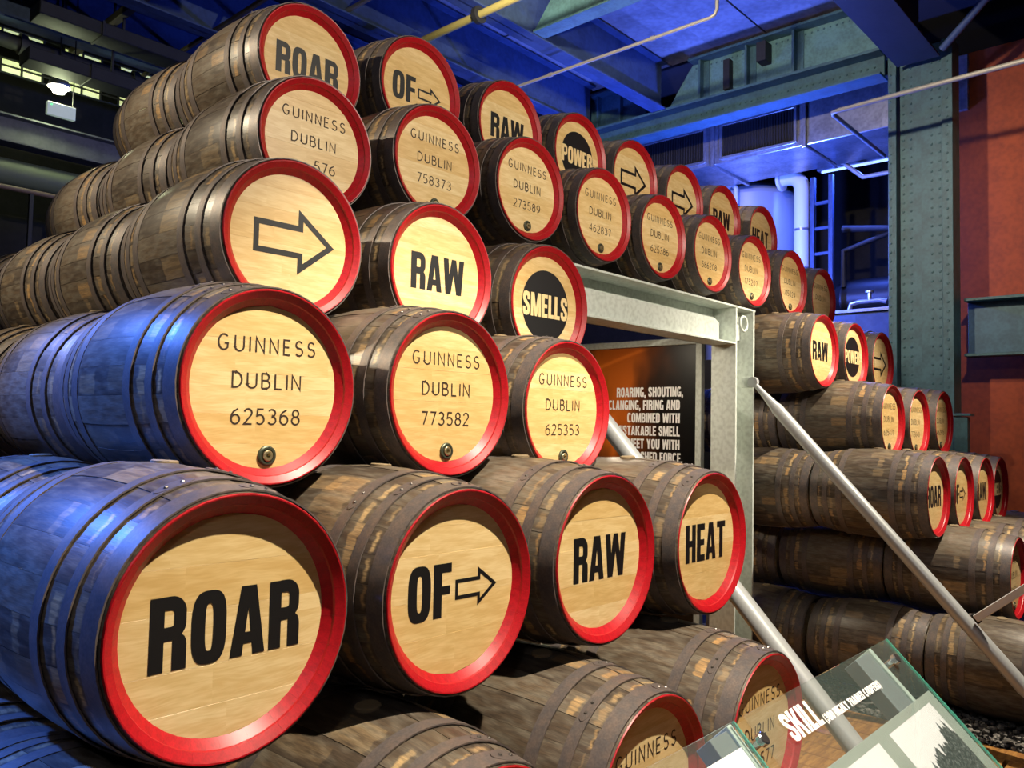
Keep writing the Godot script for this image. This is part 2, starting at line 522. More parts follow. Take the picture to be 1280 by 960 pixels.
func make_heads():
	var R := 0.2530
	for cuts in [[-0.253, -0.155, -0.03, 0.085, 0.17, 0.253], [-0.253, -0.175, -0.085, 0.04, 0.14, 0.253], [-0.253, -0.13, -0.02, 0.11, 0.19, 0.253]]:
		var row := []
		for i in cuts.size() - 1:
			var y0: float = cuts[i]
			var y1: float = cuts[i + 1]
			var st := mb()
			var e := 0.0004
			var ring := []
			var inner := []
			# right side going up, then left side going down (u = -z to the reader's right)
			var n := 8
			for side in [1.0, -1.0]:
				for k in n + 1:
					var y := lerpf(y0, y1, (k if side > 0 else n - k) / float(n))
					var half := sqrt(maxf(0.0, R * R - y * y))
					ring.append(Vector2(half * side, y))
					inner.append(Vector2(half * side, clampf(y, y0 + e, y1 - e)))
			var c := Vector2(0, (y0 + y1) * 0.5)
			for k in ring.size():
				var a: Vector2 = inner[k]
				var b: Vector2 = inner[(k + 1) % inner.size()]
				var p := []
				var uv := []
				for q in [c, a, b]:
					p.append(Vector3(0, q.y, -q.x))
					uv.append(Vector2(q.x + i * 0.37, q.y))
				tri(st, p, [Vector3.RIGHT, Vector3.RIGHT, Vector3.RIGHT], uv)
				var ra: Vector2 = ring[k]
				var rb: Vector2 = ring[(k + 1) % ring.size()]
				flat_quad(st, Vector3(0, a.y, -a.x), Vector3(0, b.y, -b.x), Vector3(-e, rb.y, -rb.x), Vector3(-e, ra.y, -ra.x), Vector3(1, a.y - c.y, -a.x))
				flat_quad(st, Vector3(-e, ra.y, -ra.x), Vector3(-e, rb.y, -rb.x), Vector3(-0.018, rb.y, -rb.x), Vector3(-0.018, ra.y, -ra.x), Vector3(0, ra.y + rb.y - c.y * 2, -(ra.x + rb.x)))
			row.append(st.commit())
		board_sets.append(row)
	var sb := mb()
	lathe(sb, [[-0.006, 0.036], [0.004, 0.036], [0.007, 0.031], [0.007, 0.0]], 20, Basis(Vector3(0, 0, 1), PI / 2))
	bung_mesh = sb.commit()
	var s1 := mb()
	lathe(s1, [[0.0, 0.031], [0.006, 0.031], [0.009, 0.027], [0.009, 0.021], [0.002, 0.019], [0.002, 0.0]], 24)
	bush_mesh = s1.commit()
	var s2 := mb()
	lathe(s2, [[0.002, 0.017], [0.011, 0.017], [0.013, 0.015], [0.013, 0.008], [0.004, 0.007], [0.004, 0.0]], 20)
	plug_mesh = s2.commit()
	var s3 := mb()
	lathe(s3, [[0.0, 0.182], [0.0003, 0.182], [0.0003, 0.0]], 48)
	disc_mesh = s3.commit()

# ----------------------------------------------------------------- lettering
func arc(cx: float, cy: float, rx: float, ry: float, a0: float, a1: float, n := 8) -> Array:
	var out := []
	for k in n + 1:
		var a := deg_to_rad(lerpf(a0, a1, k / float(n)))
		out.append(Vector2(cx + rx * cos(a), cy + ry * sin(a)))
	return out

func thin_glyph(ch: String) -> Array:
	# centre lines of plain single-stroke letters, height 1; first entry is the width
	match ch:
		"G": return [0.68, arc(0.36, 0.5, 0.34, 0.5, 48, 315, 14) + [Vector2(0.62, 0.42), Vector2(0.40, 0.42)]]
		"U": return [0.58, [Vector2(0, 1), Vector2(0, 0.28)] + arc(0.29, 0.28, 0.29, 0.28, 180, 360, 8) + [Vector2(0.58, 1)]]
		"I": return [0.0, [Vector2(0, 0), Vector2(0, 1)]]
		"N": return [0.56, [Vector2(0, 0), Vector2(0, 1), Vector2(0.56, 0), Vector2(0.56, 1)]]
		"E": return [0.46, [Vector2(0.46, 1), Vector2(0, 1), Vector2(0, 0), Vector2(0.46, 0)], [Vector2(0, 0.52), Vector2(0.38, 0.52)]]
		"S": return [0.5, arc(0.25, 0.75, 0.23, 0.25, 30, 235, 10) + arc(0.25, 0.27, 0.26, 0.27, 60, -150, 10)]
		"D": return [0.58, [Vector2(0.16, 0), Vector2(0, 0), Vector2(0, 1), Vector2(0.16, 1)] + arc(0.16, 0.5, 0.42, 0.5, 90, -90, 12)]
		"B": return [0.52, [Vector2(0, 0), Vector2(0, 1), Vector2(0.24, 1)] + arc(0.24, 0.765, 0.22, 0.235, 90, -90, 8) + [Vector2(0.0, 0.53)], [Vector2(0, 0), Vector2(0.26, 0)] + arc(0.26, 0.265, 0.26, 0.265, -90, 90, 8)]
		"L": return [0.44, [Vector2(0, 1), Vector2(0, 0), Vector2(0.44, 0)]]
		"0": return [0.54, arc(0.27, 0.5, 0.27, 0.5, 0, 360, 16)]
		"1": return [0.2, [Vector2(0, 0.8), Vector2(0.2, 1), Vector2(0.2, 0)]]
		"2": return [0.5, arc(0.25, 0.74, 0.24, 0.26, 165, -35, 10) + [Vector2(0, 0), Vector2(0.5, 0)]]
		"3": return [0.5, arc(0.23, 0.765, 0.23, 0.235, 150, -90, 9) + arc(0.23, 0.265, 0.27, 0.265, 90, -150, 10)]
		"4": return [0.54, [Vector2(0.42, 0), Vector2(0.42, 1), Vector2(0, 0.3), Vector2(0.56, 0.3)]]
		"5": return [0.5, [Vector2(0.46, 1), Vector2(0.08, 1), Vector2(0.03, 0.55)] + arc(0.23, 0.31, 0.27, 0.31, 125, -140, 10)]
		"6": return [0.52, [Vector2(0.42, 1)] + arc(0.36, 0.4, 0.36, 0.5, 105, 185, 6) + arc(0.26, 0.3, 0.26, 0.3, 180, 540, 16)]
		"7": return [0.48, [Vector2(0, 1), Vector2(0.48, 1), Vector2(0.16, 0)]]
		"8": return [0.5, arc(0.25, 0.76, 0.21, 0.24, -90, 270, 14), arc(0.25, 0.27, 0.26, 0.27, 90, 450, 14)]
		"9": return [0.52, [Vector2(0.10, 0)] + arc(0.16, 0.6, 0.36, 0.5, -75, 5, 6) + arc(0.26, 0.7, 0.26, 0.3, 0, 360, 16)]
	return [0.4]

func ribbon(st: SurfaceTool, path: Array, t: float, closed := false):
	# a line of width t in the reader's plane, mitred at its corners
	var n := path.size()
	var l := []
	var r := []
	for i in n:
		var d0: Vector2
		var d1: Vector2
		if closed:
			d0 = (path[i] - path[(i + n - 1) % n]).normalized()
			d1 = (path[(i + 1) % n] - path[i]).normalized()
		else:
			d1 = (path[mini(i + 1, n - 1)] - path[mini(i, n - 2)]).normalized()
			d0 = d1 if i == 0 else (path[i] - path[i - 1]).normalized()
			if i == n - 1: d1 = d0
		var m := (d0 + d1)
		if m.length() < 0.3: m = d0
		m = m.normalized()
		var nn := Vector2(-m.y, m.x)
		var k := 1.0 / clampf(absf(nn.dot(Vector2(-d0.y, d0.x))), 0.4, 1.0)
		l.append(path[i] + nn * t * 0.5 * k)
		r.append(path[i] - nn * t * 0.5 * k)
	for i in (n if closed else n - 1):
		var j := (i + 1) % n
		letter_poly(st, [l[i], l[j], r[j], r[i]], 0.00003 if i == 0 else 0.0)

func letter_poly(st: SurfaceTool, poly: Array, step := 0.00003):
	# u runs to the reader's right, which is -z on a head that faces +x; each stroke lies a hair above the one before
	paint_coat += step
	for i in range(1, poly.size() - 1):
		var p := []
		for q in [poly[0], poly[i], poly[i + 1]]: p.append(Vector3(paint_coat, q.y, -q.x))
		if ((p[1] - p[0]) as Vector3).cross(p[2] - p[0]).length() > 1e-9:
			tri(st, p, [Vector3.RIGHT, Vector3.RIGHT, Vector3.RIGHT], [Vector2.ZERO, Vector2.RIGHT, Vector2.ONE])

func rect(x0: float, y0: float, x1: float, y1: float) -> Array:
	return [Vector2(x0, y0), Vector2(x1, y0), Vector2(x1, y1), Vector2(x0, y1)]

func round_ring(st: SurfaceTool, w: float, t: float, th: float, rad: float, a0 := 0.0, a1 := 360.0):
	# a heavy letter O or a part of one: rounded box outline, straight sides
	var out := []
	var inn := []
	for k in 41:
		var a := deg_to_rad(lerpf(a0, a1, k / 40.0))
		var c := Vector2(cos(a), sin(a))
		var e := 3.2
		var q := pow(pow(absf(c.x), e) + pow(absf(c.y), e), -1.0 / e)
		var wob := Vector2(w * 0.5, 0.5) + c * q * Vector2(w * 0.5, 0.51)
		out.append(wob)
		inn.append(Vector2(w * 0.5, 0.5) + c * q * Vector2(w * 0.5 - t, 0.5 - th))
	for k in 40:
		letter_poly(st, [out[k], out[k + 1], inn[k + 1], inn[k]], 0.00003 if k == 0 else 0.0)

func heavy_glyph(st: SurfaceTool, ch: String) -> float:
	# heavy condensed capitals of height 1; gives the width back
	var t := 0.215
	match ch:
		"R", "P", "B":
			letter_poly(st, rect(0, 0, t, 1))
			var low := 0.5 if ch != "P" else 0.44
			ribbon(st, [Vector2(t * 0.9, 0.912)] + arc(0.315, 0.772, 0.14, 0.14, 90, 0, 8) + arc(0.315, low + 0.13, 0.14, 0.13, 0, -90, 8) + [Vector2(t * 0.9, low)], 0.185)
			if ch == "R":
				letter_poly(st, [Vector2(0.345, 0.50), Vector2(0.345, 0), Vector2(0.56, 0), Vector2(0.56, 0.33), Vector2(0.55, 0.39), Vector2(0.525, 0.44), Vector2(0.48, 0.48), Vector2(0.42, 0.50)])
			if ch == "B":
				ribbon(st, [Vector2(t * 0.9, 0.09)] + arc(0.325, 0.23, 0.14, 0.14, -90, 0, 8) + arc(0.325, 0.36, 0.14, 0.14, 0, 90, 8), 0.185)
			return 0.56
		"O", "0":
			round_ring(st, 0.56, t, 0.17, 0.2)
			return 0.56
		"D":
			letter_poly(st, rect(0, 0, t, 1))
			ribbon(st, [Vector2(t * 0.9, 0.91)] + arc(0.31, 0.76, 0.145, 0.15, 90, 0, 8) + arc(0.31, 0.24, 0.145, 0.15, 0, -90, 8) + [Vector2(t * 0.9, 0.09)], 0.19)
			return 0.56
		"C", "G":
			round_ring(st, 0.56, t, 0.17, 0.2, 38, 322)
			if ch == "G":
				letter_poly(st, rect(0.36, 0.0, 0.56, 0.5))
				letter_poly(st, rect(0.28, 0.36, 0.5, 0.5))
			return 0.56
		"U":
			letter_poly(st, rect(0, 0.3, t, 1))
			letter_poly(st, rect(0.56 - t, 0.3, 0.56, 1))
			ribbon(st, [Vector2(0.11, 0.34), Vector2(0.11, 0.2), Vector2(0.17, 0.09), Vector2(0.28, 0.07), Vector2(0.39, 0.09), Vector2(0.45, 0.2), Vector2(0.45, 0.34)], 0.2)
			return 0.56
		"A":
			letter_poly(st, [Vector2(0, 0), Vector2(0.205, 0), Vector2(0.345, 1), Vector2(0.17, 1)])
			letter_poly(st, [Vector2(0.395, 0), Vector2(0.60, 0), Vector2(0.43, 1), Vector2(0.255, 1)])
			letter_poly(st, rect(0.14, 0.17, 0.46, 0.33))
			return 0.60
		"W":
			letter_poly(st, [Vector2(0.10, 0), Vector2(0.30, 0), Vector2(0.20, 1), Vector2(0, 1)])
			letter_poly(st, [Vector2(0.13, 0), Vector2(0.31, 0), Vector2(0.52, 1), Vector2(0.34, 1)])
			letter_poly(st, [Vector2(0.55, 0), Vector2(0.73, 0), Vector2(0.52, 1), Vector2(0.34, 1)])
			letter_poly(st, [Vector2(0.56, 0), Vector2(0.76, 0), Vector2(0.86, 1), Vector2(0.66, 1)])
			return 0.86
		"M":
			letter_poly(st, rect(0, 0, 0.18, 1))
			letter_poly(st, rect(0.58, 0, 0.76, 1))
			letter_poly(st, [Vector2(0.02, 1), Vector2(0.24, 1), Vector2(0.46, 0.0), Vector2(0.30, 0.0)])
			letter_poly(st, [Vector2(0.52, 1), Vector2(0.74, 1), Vector2(0.46, 0.0), Vector2(0.30, 0.0)])
			return 0.76
		"N":
			letter_poly(st, rect(0, 0, 0.19, 1))
			letter_poly(st, rect(0.39, 0, 0.58, 1))
			letter_poly(st, [Vector2(0, 1), Vector2(0.2, 1), Vector2(0.58, 0), Vector2(0.38, 0)])
			return 0.58
		"F", "E":
			letter_poly(st, rect(0, 0, t, 1))
			letter_poly(st, rect(0, 0.83, 0.46, 1))
			letter_poly(st, rect(0, 0.42, 0.43, 0.58))
			if ch == "E": letter_poly(st, rect(0, 0, 0.46, 0.17))
			return 0.46
		"H":
			letter_poly(st, rect(0, 0, t, 1))
			letter_poly(st, rect(0.57 - t, 0, 0.57, 1))
			letter_poly(st, rect(t, 0.42, 0.57 - t, 0.59))
			return 0.57
		"T":
			letter_poly(st, rect(0, 0.83, 0.52, 1))
			letter_poly(st, rect(0.26 - t / 2, 0, 0.26 + t / 2, 0.9))
			return 0.52
		"L":
			letter_poly(st, rect(0, 0, t, 1))
			letter_poly(st, rect(0, 0, 0.43, 0.17))
			return 0.43
		"I":
			letter_poly(st, rect(0, 0, t, 1))
			return t
		"K":
			letter_poly(st, rect(0, 0, t, 1))
			letter_poly(st, [Vector2(0.15, 0.42), Vector2(0.38, 1), Vector2(0.60, 1), Vector2(0.34, 0.42)])
			letter_poly(st, [Vector2(0.22, 0.62), Vector2(0.38, 0.72), Vector2(0.62, 0), Vector2(0.40, 0)])
			return 0.62
		"Y":
			letter_poly(st, rect(0.19, 0, 0.41, 0.48))
			letter_poly(st, [Vector2(0, 1), Vector2(0.22, 1), Vector2(0.41, 0.42), Vector2(0.19, 0.42)])
			letter_poly(st, [Vector2(0.38, 1), Vector2(0.60, 1), Vector2(0.41, 0.42), Vector2(0.19, 0.42)])
			return 0.60
		"S":
			ribbon(st, [Vector2(0.44, 0.66), Vector2(0.44, 0.80), Vector2(0.39, 0.89), Vector2(0.27, 0.915), Vector2(0.15, 0.89), Vector2(0.105, 0.80), Vector2(0.11, 0.69), Vector2(0.17, 0.60), Vector2(0.37, 0.43), Vector2(0.44, 0.33), Vector2(0.445, 0.20), Vector2(0.39, 0.11), Vector2(0.27, 0.085), Vector2(0.15, 0.11), Vector2(0.105, 0.20), Vector2(0.105, 0.35)], 0.195)
			return 0.55
		"3":
			ribbon(st, [Vector2(0.11, 0.70), Vector2(0.11, 0.82), Vector2(0.16, 0.89), Vector2(0.27, 0.915), Vector2(0.38, 0.89), Vector2(0.43, 0.8), Vector2(0.43, 0.63), Vector2(0.36, 0.54), Vector2(0.24, 0.52), Vector2(0.36, 0.5), Vector2(0.43, 0.4), Vector2(0.43, 0.2), Vector2(0.38, 0.11), Vector2(0.27, 0.085), Vector2(0.16, 0.11), Vector2(0.11, 0.2), Vector2(0.11, 0.32)], 0.19)
			return 0.55
		"(":
			ribbon(st, [Vector2(0.22, 1.05), Vector2(0.1, 0.8), Vector2(0.08, 0.45), Vector2(0.1, 0.1), Vector2(0.22, -0.15)], 0.14)
			return 0.24
		")":
			ribbon(st, [Vector2(0.02, 1.05), Vector2(0.14, 0.8), Vector2(0.16, 0.45), Vector2(0.14, 0.1), Vector2(0.02, -0.15)], 0.14)
			return 0.24
		",":
			letter_poly(st, [Vector2(0, 0), Vector2(0.05, -0.17), Vector2(0.14, -0.17), Vector2(0.2, 0), Vector2(0.2, 0.19), Vector2(0, 0.19)])
			return 0.2
		".":
			letter_poly(st, rect(0, 0, 0.2, 0.19))
			return 0.2
	return 0.26

func glyph(ch: String, style: String) -> Array:
	var key := style + ch
	if not glyph_cache.has(key):
		paint_coat = 0.0
		var st := mb()
		var w := 0.0
		if style == "heavy":
			w = heavy_glyph(st, ch)
		else:
			var g := thin_glyph(ch)
			w = g[0]
			for i in range(1, g.size()): ribbon(st, g[i], 0.115)
		glyph_cache[key] = [null if ch == " " else st.commit(), w]
	return glyph_cache[key]

func write(parent: Node, text: String, style: String, c: Vector2, width: float, height: float, gap: float, x: float, m: Material, align := 0, basis := Basis.IDENTITY, origin := Vector3.ZERO) -> Node3D:
	# one line of letters; c is its middle (align 0) or its right end (align 1), on a face that looks along +x
	var total := 0.0
	for ch in text: total += glyph(ch, style)[1] + gap
	total -= gap
	var k := width / total if width > 0.0 else -width * height
	var u := c.x - total * k * (0.5 if align == 0 else 1.0)
	var line := Node3D.new()
	line.name = "lettering"
	parent.add_child(line, true)
	for ch in text:
		var g := glyph(ch, style)
		if g[0]:
			var b := Basis(Vector3(1, 0, 0), Vector3(0, height, 0), Vector3(0, 0, k))
			inst(g[0], "letter", line, Transform3D(basis * b, origin + basis * Vector3(x, c.y - height * 0.5, -u)), m)
		u += (g[1] + gap) * k
	return line

func arrow(parent: Node, c: Vector2, w: float, h: float, t: float, x: float):
	var key := "arrow%.3f%.3f" % [w, h]
	if not glyph_cache.has(key):
		paint_coat = 0.0
		var st := mb()
		var p := []
		for q in [[-0.5, 0.25], [0.08, 0.25], [0.08, 0.5], [0.5, 0.0], [0.08, -0.5], [0.08, -0.25], [-0.5, -0.25]]:
			p.append(Vector2(q[0] * w, q[1] * h))
		ribbon(st, p, t, true)
		glyph_cache[key] = st.commit()
	inst(glyph_cache[key], "arrow_mark", parent, Transform3D(Basis.IDENTITY, Vector3(x, c.y, -c.x)), mats["head paint black"])

# ---------------------------------------------------------------------- cask
func cask(head: Vector3, yaw: float, size: float, face: String, serial: String, label: String, group: String, detail := 2, tilt := 0.0) -> Node3D:
	barrel_count += 1
	var r := RandomNumberGenerator.new()
	r.seed = 1000 + barrel_count * 17
	var b := Basis(Vector3.UP, yaw)
	var o := thing("cask", head - b * Vector3(BARREL_LENGTH * 0.5, BULGE_RADIUS, 0) * size, label, "barrel", group)
	o.basis = b.scaled(Vector3.ONE * size)
	var roll := r.randf_range(0, TAU)
	var axis := Transform3D(Basis.IDENTITY, Vector3(BARREL_LENGTH * 0.5, BULGE_RADIUS, 0))
	for k in STAVES:
		var a := roll + TAU * k / STAVES
		inst((plain_staves if face == "" and detail == 1 else stave_meshes)[r.randi() % 16], "stave", o, axis * Transform3D(Basis(Vector3.RIGHT, a), Vector3.ZERO))
	var back := axis * Transform3D(Basis(Vector3.UP, PI), Vector3(-BARREL_LENGTH, 0, 0))
	for end in [axis, back]:
		for h in ["chime", "quarter", "bilge"]:
			var a := r.randf_range(-0.35, 0.55) if h == "chime" else r.randf_range(-0.5, 0.9)
			if end == back: a += PI
			var t: Transform3D = end * Transform3D(Basis(Vector3.RIGHT, a), Vector3.ZERO)
			var hp := inst(hoop_meshes[h], "hoop", o, t, mats["hoop iron"])
			if detail > 1 and end == axis:
				inst(hoop_meshes[h + " lap"], "hoop_lap", hp, Transform3D.IDENTITY, mats["hoop iron"])
				for s in [-0.02, 0.02]:
					var sp: Vector2 = hoop_meshes[h + " spot"]
					var ang: float = s / sp.y
					inst(rivet_mesh, "rivet", hp, Transform3D(Basis(Vector3.RIGHT, ang), Vector3(sp.x, sp.y * cos(ang), sp.y * sin(ang))), mats["rivet"])
	inst(bung_mesh, "bung", o, axis * Transform3D(Basis(Vector3.RIGHT, r.randf_range(-0.1, 0.1)) , Vector3.ZERO) * Transform3D(Basis.IDENTITY, Vector3(-BARREL_LENGTH * 0.5, BULGE_RADIUS, 0)), mats["old bung"])
	var hx := -0.041
	var front := axis * Transform3D(Basis(Vector3.RIGHT, tilt), Vector3(hx, 0, 0))
	var boards: Array = board_sets[r.randi() % 3]
	for k in boards.size():
		var d := r.randf_range(-0.0005, 0.0)
		inst(boards[k], "head_board", o, front * Transform3D(Basis.IDENTITY, Vector3(d, 0, 0)), mats["head board %d" % (r.randi() % 5)])
	if face == "": return o
	var paint := Node3D.new()
	var black: Material = mats["head paint black"]
	var fb := front.basis
	var fo := front.origin
	match face:
		"ROAR": write(o, "ROAR", "heavy", Vector2(0, 0.0), 0.372, 0.160, 0.07, 0.0007, black, 0, fb, fo)
		"RAW": write(o, "RAW", "heavy", Vector2(0.0, 0.0), 0.315, 0.158, 0.06, 0.0007, black, 0, fb, fo)
		"HEAT": write(o, "HEAT", "heavy", Vector2(0.0, 0.0), 0.345, 0.160, 0.07, 0.0007, black, 0, fb, fo)
		"OF":
			write(o, "OF", "heavy", Vector2(-0.105, 0.0), 0.17, 0.158, 0.07, 0.0007, black, 0, fb, fo)
			var hold := Node3D.new()
			hold.name = "printed_arrow"
			o.add_child(hold, true)
			hold.transform = front
			arrow(hold, Vector2(0.085, -0.005), 0.165, 0.098, 0.0115, 0.0007)
		"ARROW":
			var hold := Node3D.new()
			hold.name = "printed_arrow"
			o.add_child(hold, true)
			hold.transform = front
			arrow(hold, Vector2(0.015, 0.0), 0.325, 0.21, 0.022, 0.0007)
		"POWER", "SMELLS":
			var disc := inst(disc_mesh, "printed_disc", o, front * Transform3D(Basis.IDENTITY, Vector3(0.0004, 0, 0)), black)
			write(o, face, "heavy", Vector2(0, 0.0), 0.352, 0.118, 0.06, 0.0012, mats["head paint cream"], 0, fb, fo)
		"STAMP":
			var brown: Material = mats["head paint brown"]
			write(o, "GUINNESS", "thin", Vector2(0, 0.128), 0.335, 0.046, 0.42, 0.0006, brown, 0, fb, fo)
			write(o, "DUBLIN", "thin", Vector2(0, 0.018), 0.235, 0.046, 0.36, 0.0006, brown, 0, fb, fo)
			if serial.length() > 4:
				write(o, serial, "thin", Vector2(0.0, -0.092), 0.235, 0.046, 0.30, 0.0006, brown, 0, fb, fo)
			elif serial != "":
				write(o, serial, "thin", Vector2(0.118, -0.092), 0.11, 0.046, 0.30, 0.0006, brown, 1, fb, fo)
			var bush := inst(bush_mesh, "tap_bush", o, front * Transform3D(Basis.IDENTITY, Vector3(0, -0.212, -0.005)), mats["bush iron"])
			inst(plug_mesh, "plug", bush, Transform3D.IDENTITY, mats["bush brass"])
	paint.free()
	return o

# --------------------------------------------------------------------- lights
func spotlight(at: Vector3, target: Vector3, c: Color, energy: float, angle: float, soft: float, label: String):
	var o := thing("spotlight", at, label, "spotlight", "theatre spotlights outside the picture")
	o.basis = Basis.looking_at(target - at)
	var st := mb()
	lathe(st, [[-0.01, 0.075], [-0.02, 0.085], [0.20, 0.085], [0.26, 0.05], [0.26, 0.0]], 24, Basis(Vector3.UP, -PI / 2))
	part(st, "housing", mats["black machine"], o)
	var sl := mb()
	lathe(sl, [[0.0, 0.0], [0.0, 0.074]], 24, Basis(Vector3.UP, -PI / 2))
	var lm := lamp_mat("spotlight lens " + str(used["spotlight"]), c, 3.0)
	part(sl, "lens", lm, o)
	var sy := mb()
	tube(sy, [Vector3(0.095, 0, 0.1), Vector3(0.095, 0.14, 0.1), Vector3(-0.095, 0.14, 0.1), Vector3(-0.095, 0, 0.1)], 0.008, 8)
	part(sy, "yoke", mats["black machine"], o)
	var l := SpotLight3D.new()
	l.name = "spot_beam"
	l.light_color = c
	l.light_energy = energy
	l.spot_angle = angle
	l.spot_range = 40.0
	l.spot_attenuation = 2.0
	l.spot_angle_attenuation = 0.6
	l.light_size = soft
	l.shadow_enabled = true
	l.position = Vector3(0, 0, -0.06)
	o.add_child(l)

func omni(parent: Node, at: Vector3, c: Color, energy: float, soft: float):
	var l := OmniLight3D.new()
	l.name = "glow"
	l.light_color = c
	l.light_energy = energy
	l.omni_range = 40.0
	l.omni_attenuation = 2.0
	l.light_size = soft
	l.shadow_enabled = true
	l.position = at
	parent.add_child(l)

# ---------------------------------------------------------------------- ready
func _ready():
	rng.seed = 11
	# --- camera
	var cam := Camera3D.new()
	cam.name = "camera"
	cam.fov = 50.54
	cam.near = 0.05
	cam.far = 80.0
	add_child(cam)
	cam.position = Vector3(1.769, 0.506, 1.008)
	cam.basis = Basis.from_euler(Vector3(0.051, 0.740, 0.021))
	cam.current = true
	# --- surroundings
	var we := WorldEnvironment.new()
	we.name = "surroundings"
	var env := Environment.new()
	env.background_mode = Environment.BG_COLOR
	env.background_color = Color(0.012, 0.013, 0.018)
	env.tonemap_mode = Environment.TONE_MAPPER_LINEAR
	env.tonemap_exposure = 1.0
	env.sdfgi_enabled = true
	env.ssao_enabled = true
	env.ssil_enabled = true
	we.environment = env
	add_child(we)
	make_materials()
	# --- theatre lamps outside the frame
	spotlight(Vector3(1.75, 4.1, -1.3), Vector3(0.05, -0.3, -1.3), Color(1.0, 0.95, 0.86), 52.0, 29.0, 0.03, "black spotlight high in front of the nearest casks")
	spotlight(Vector3(1.5, 4.1, -6.0), Vector3(-0.3, 0.0, -5.6), Color(1.0, 0.95, 0.86), 46.0, 33.0, 0.03, "black spotlight high in front of the far casks")
	spotlight(Vector3(4.4, 3.3, -3.0), Vector3(-1.7, 2.85, -3.4), Color(1.0, 0.95, 0.87), 34.0, 36.0, 0.05, "black spotlight facing the upper cask rows")
	spotlight(Vector3(-5.0, 4.6, 3.6), Vector3(-2.1, 1.7, -1.0), Color(1.0, 0.93, 0.80), 46.0, 17.0, 0.08, "black spotlight high at the end of the cask stack")
	spotlight(Vector3(-4.4, 4.3, 2.9), Vector3(-1.0, 0.2, 0.2), Color(0.27, 0.49, 1.0), 135.0, 9.4, 0.12, "blue spotlight high at the end of the cask stack")
	spotlight(Vector3(-2.4, 4.6, -3.2), Vector3(-3.4, 5.5, -9.8), Color(1.0, 0.93, 0.84), 28.0, 52.0, 0.10, "black spotlight aimed at the riveted girder")
	spotlight(Vector3(0.9, 4.6, -4.2), Vector3(-0.1, 2.2, -10.0), Color(1.0, 0.90, 0.76), 16.0, 26.0, 0.10, "black spotlight aimed at the orange wall")
	for q in [[Vector3(4.2, 4.6, 3.6), "added round fill lamp above the visitors"], [Vector3(0.2, 5.0, 5.2), "added round fill lamp behind the viewer"]]:  # unseen fill lamps, added behind the camera to lift the shadows
		var hl := thing("fill_lamp", q[0], q[1], "lamp", "added fill lamps behind the viewer")
		var sb := mb()
		lathe(sb, [[-0.14, 0.0], [-0.12, 0.10], [0.0, 0.18], [0.12, 0.10], [0.14, 0.0]], 24, Basis(Vector3(0, 1, 0), Vector3(-1, 0, 0), Vector3(0, 0, 1)))
		part(sb, "globe", lamp_mat("fill lamp globe " + str(used["fill_lamp"]), Color(0.95, 0.95, 1.0), 2.0), hl)
		var sc := mb()
		tube(sc, [Vector3(0, 0.13, 0), Vector3(0, 6.2 - q[0].y, 0)], 0.012, 8)
		part(sc, "cord", mats["black machine"], hl)
		omni(hl, Vector3.ZERO, Color(0.92, 0.94, 1.0), 3.0, 0.15)
	make_staves()
	make_hoops()
	make_heads()
	print("pieces ready")
	build_setting()
	build_portal()
	build_casks()
	build_sign()
	build_plant()
	build_ceiling()
	build_left_hall()
	print("done ", barrel_count)

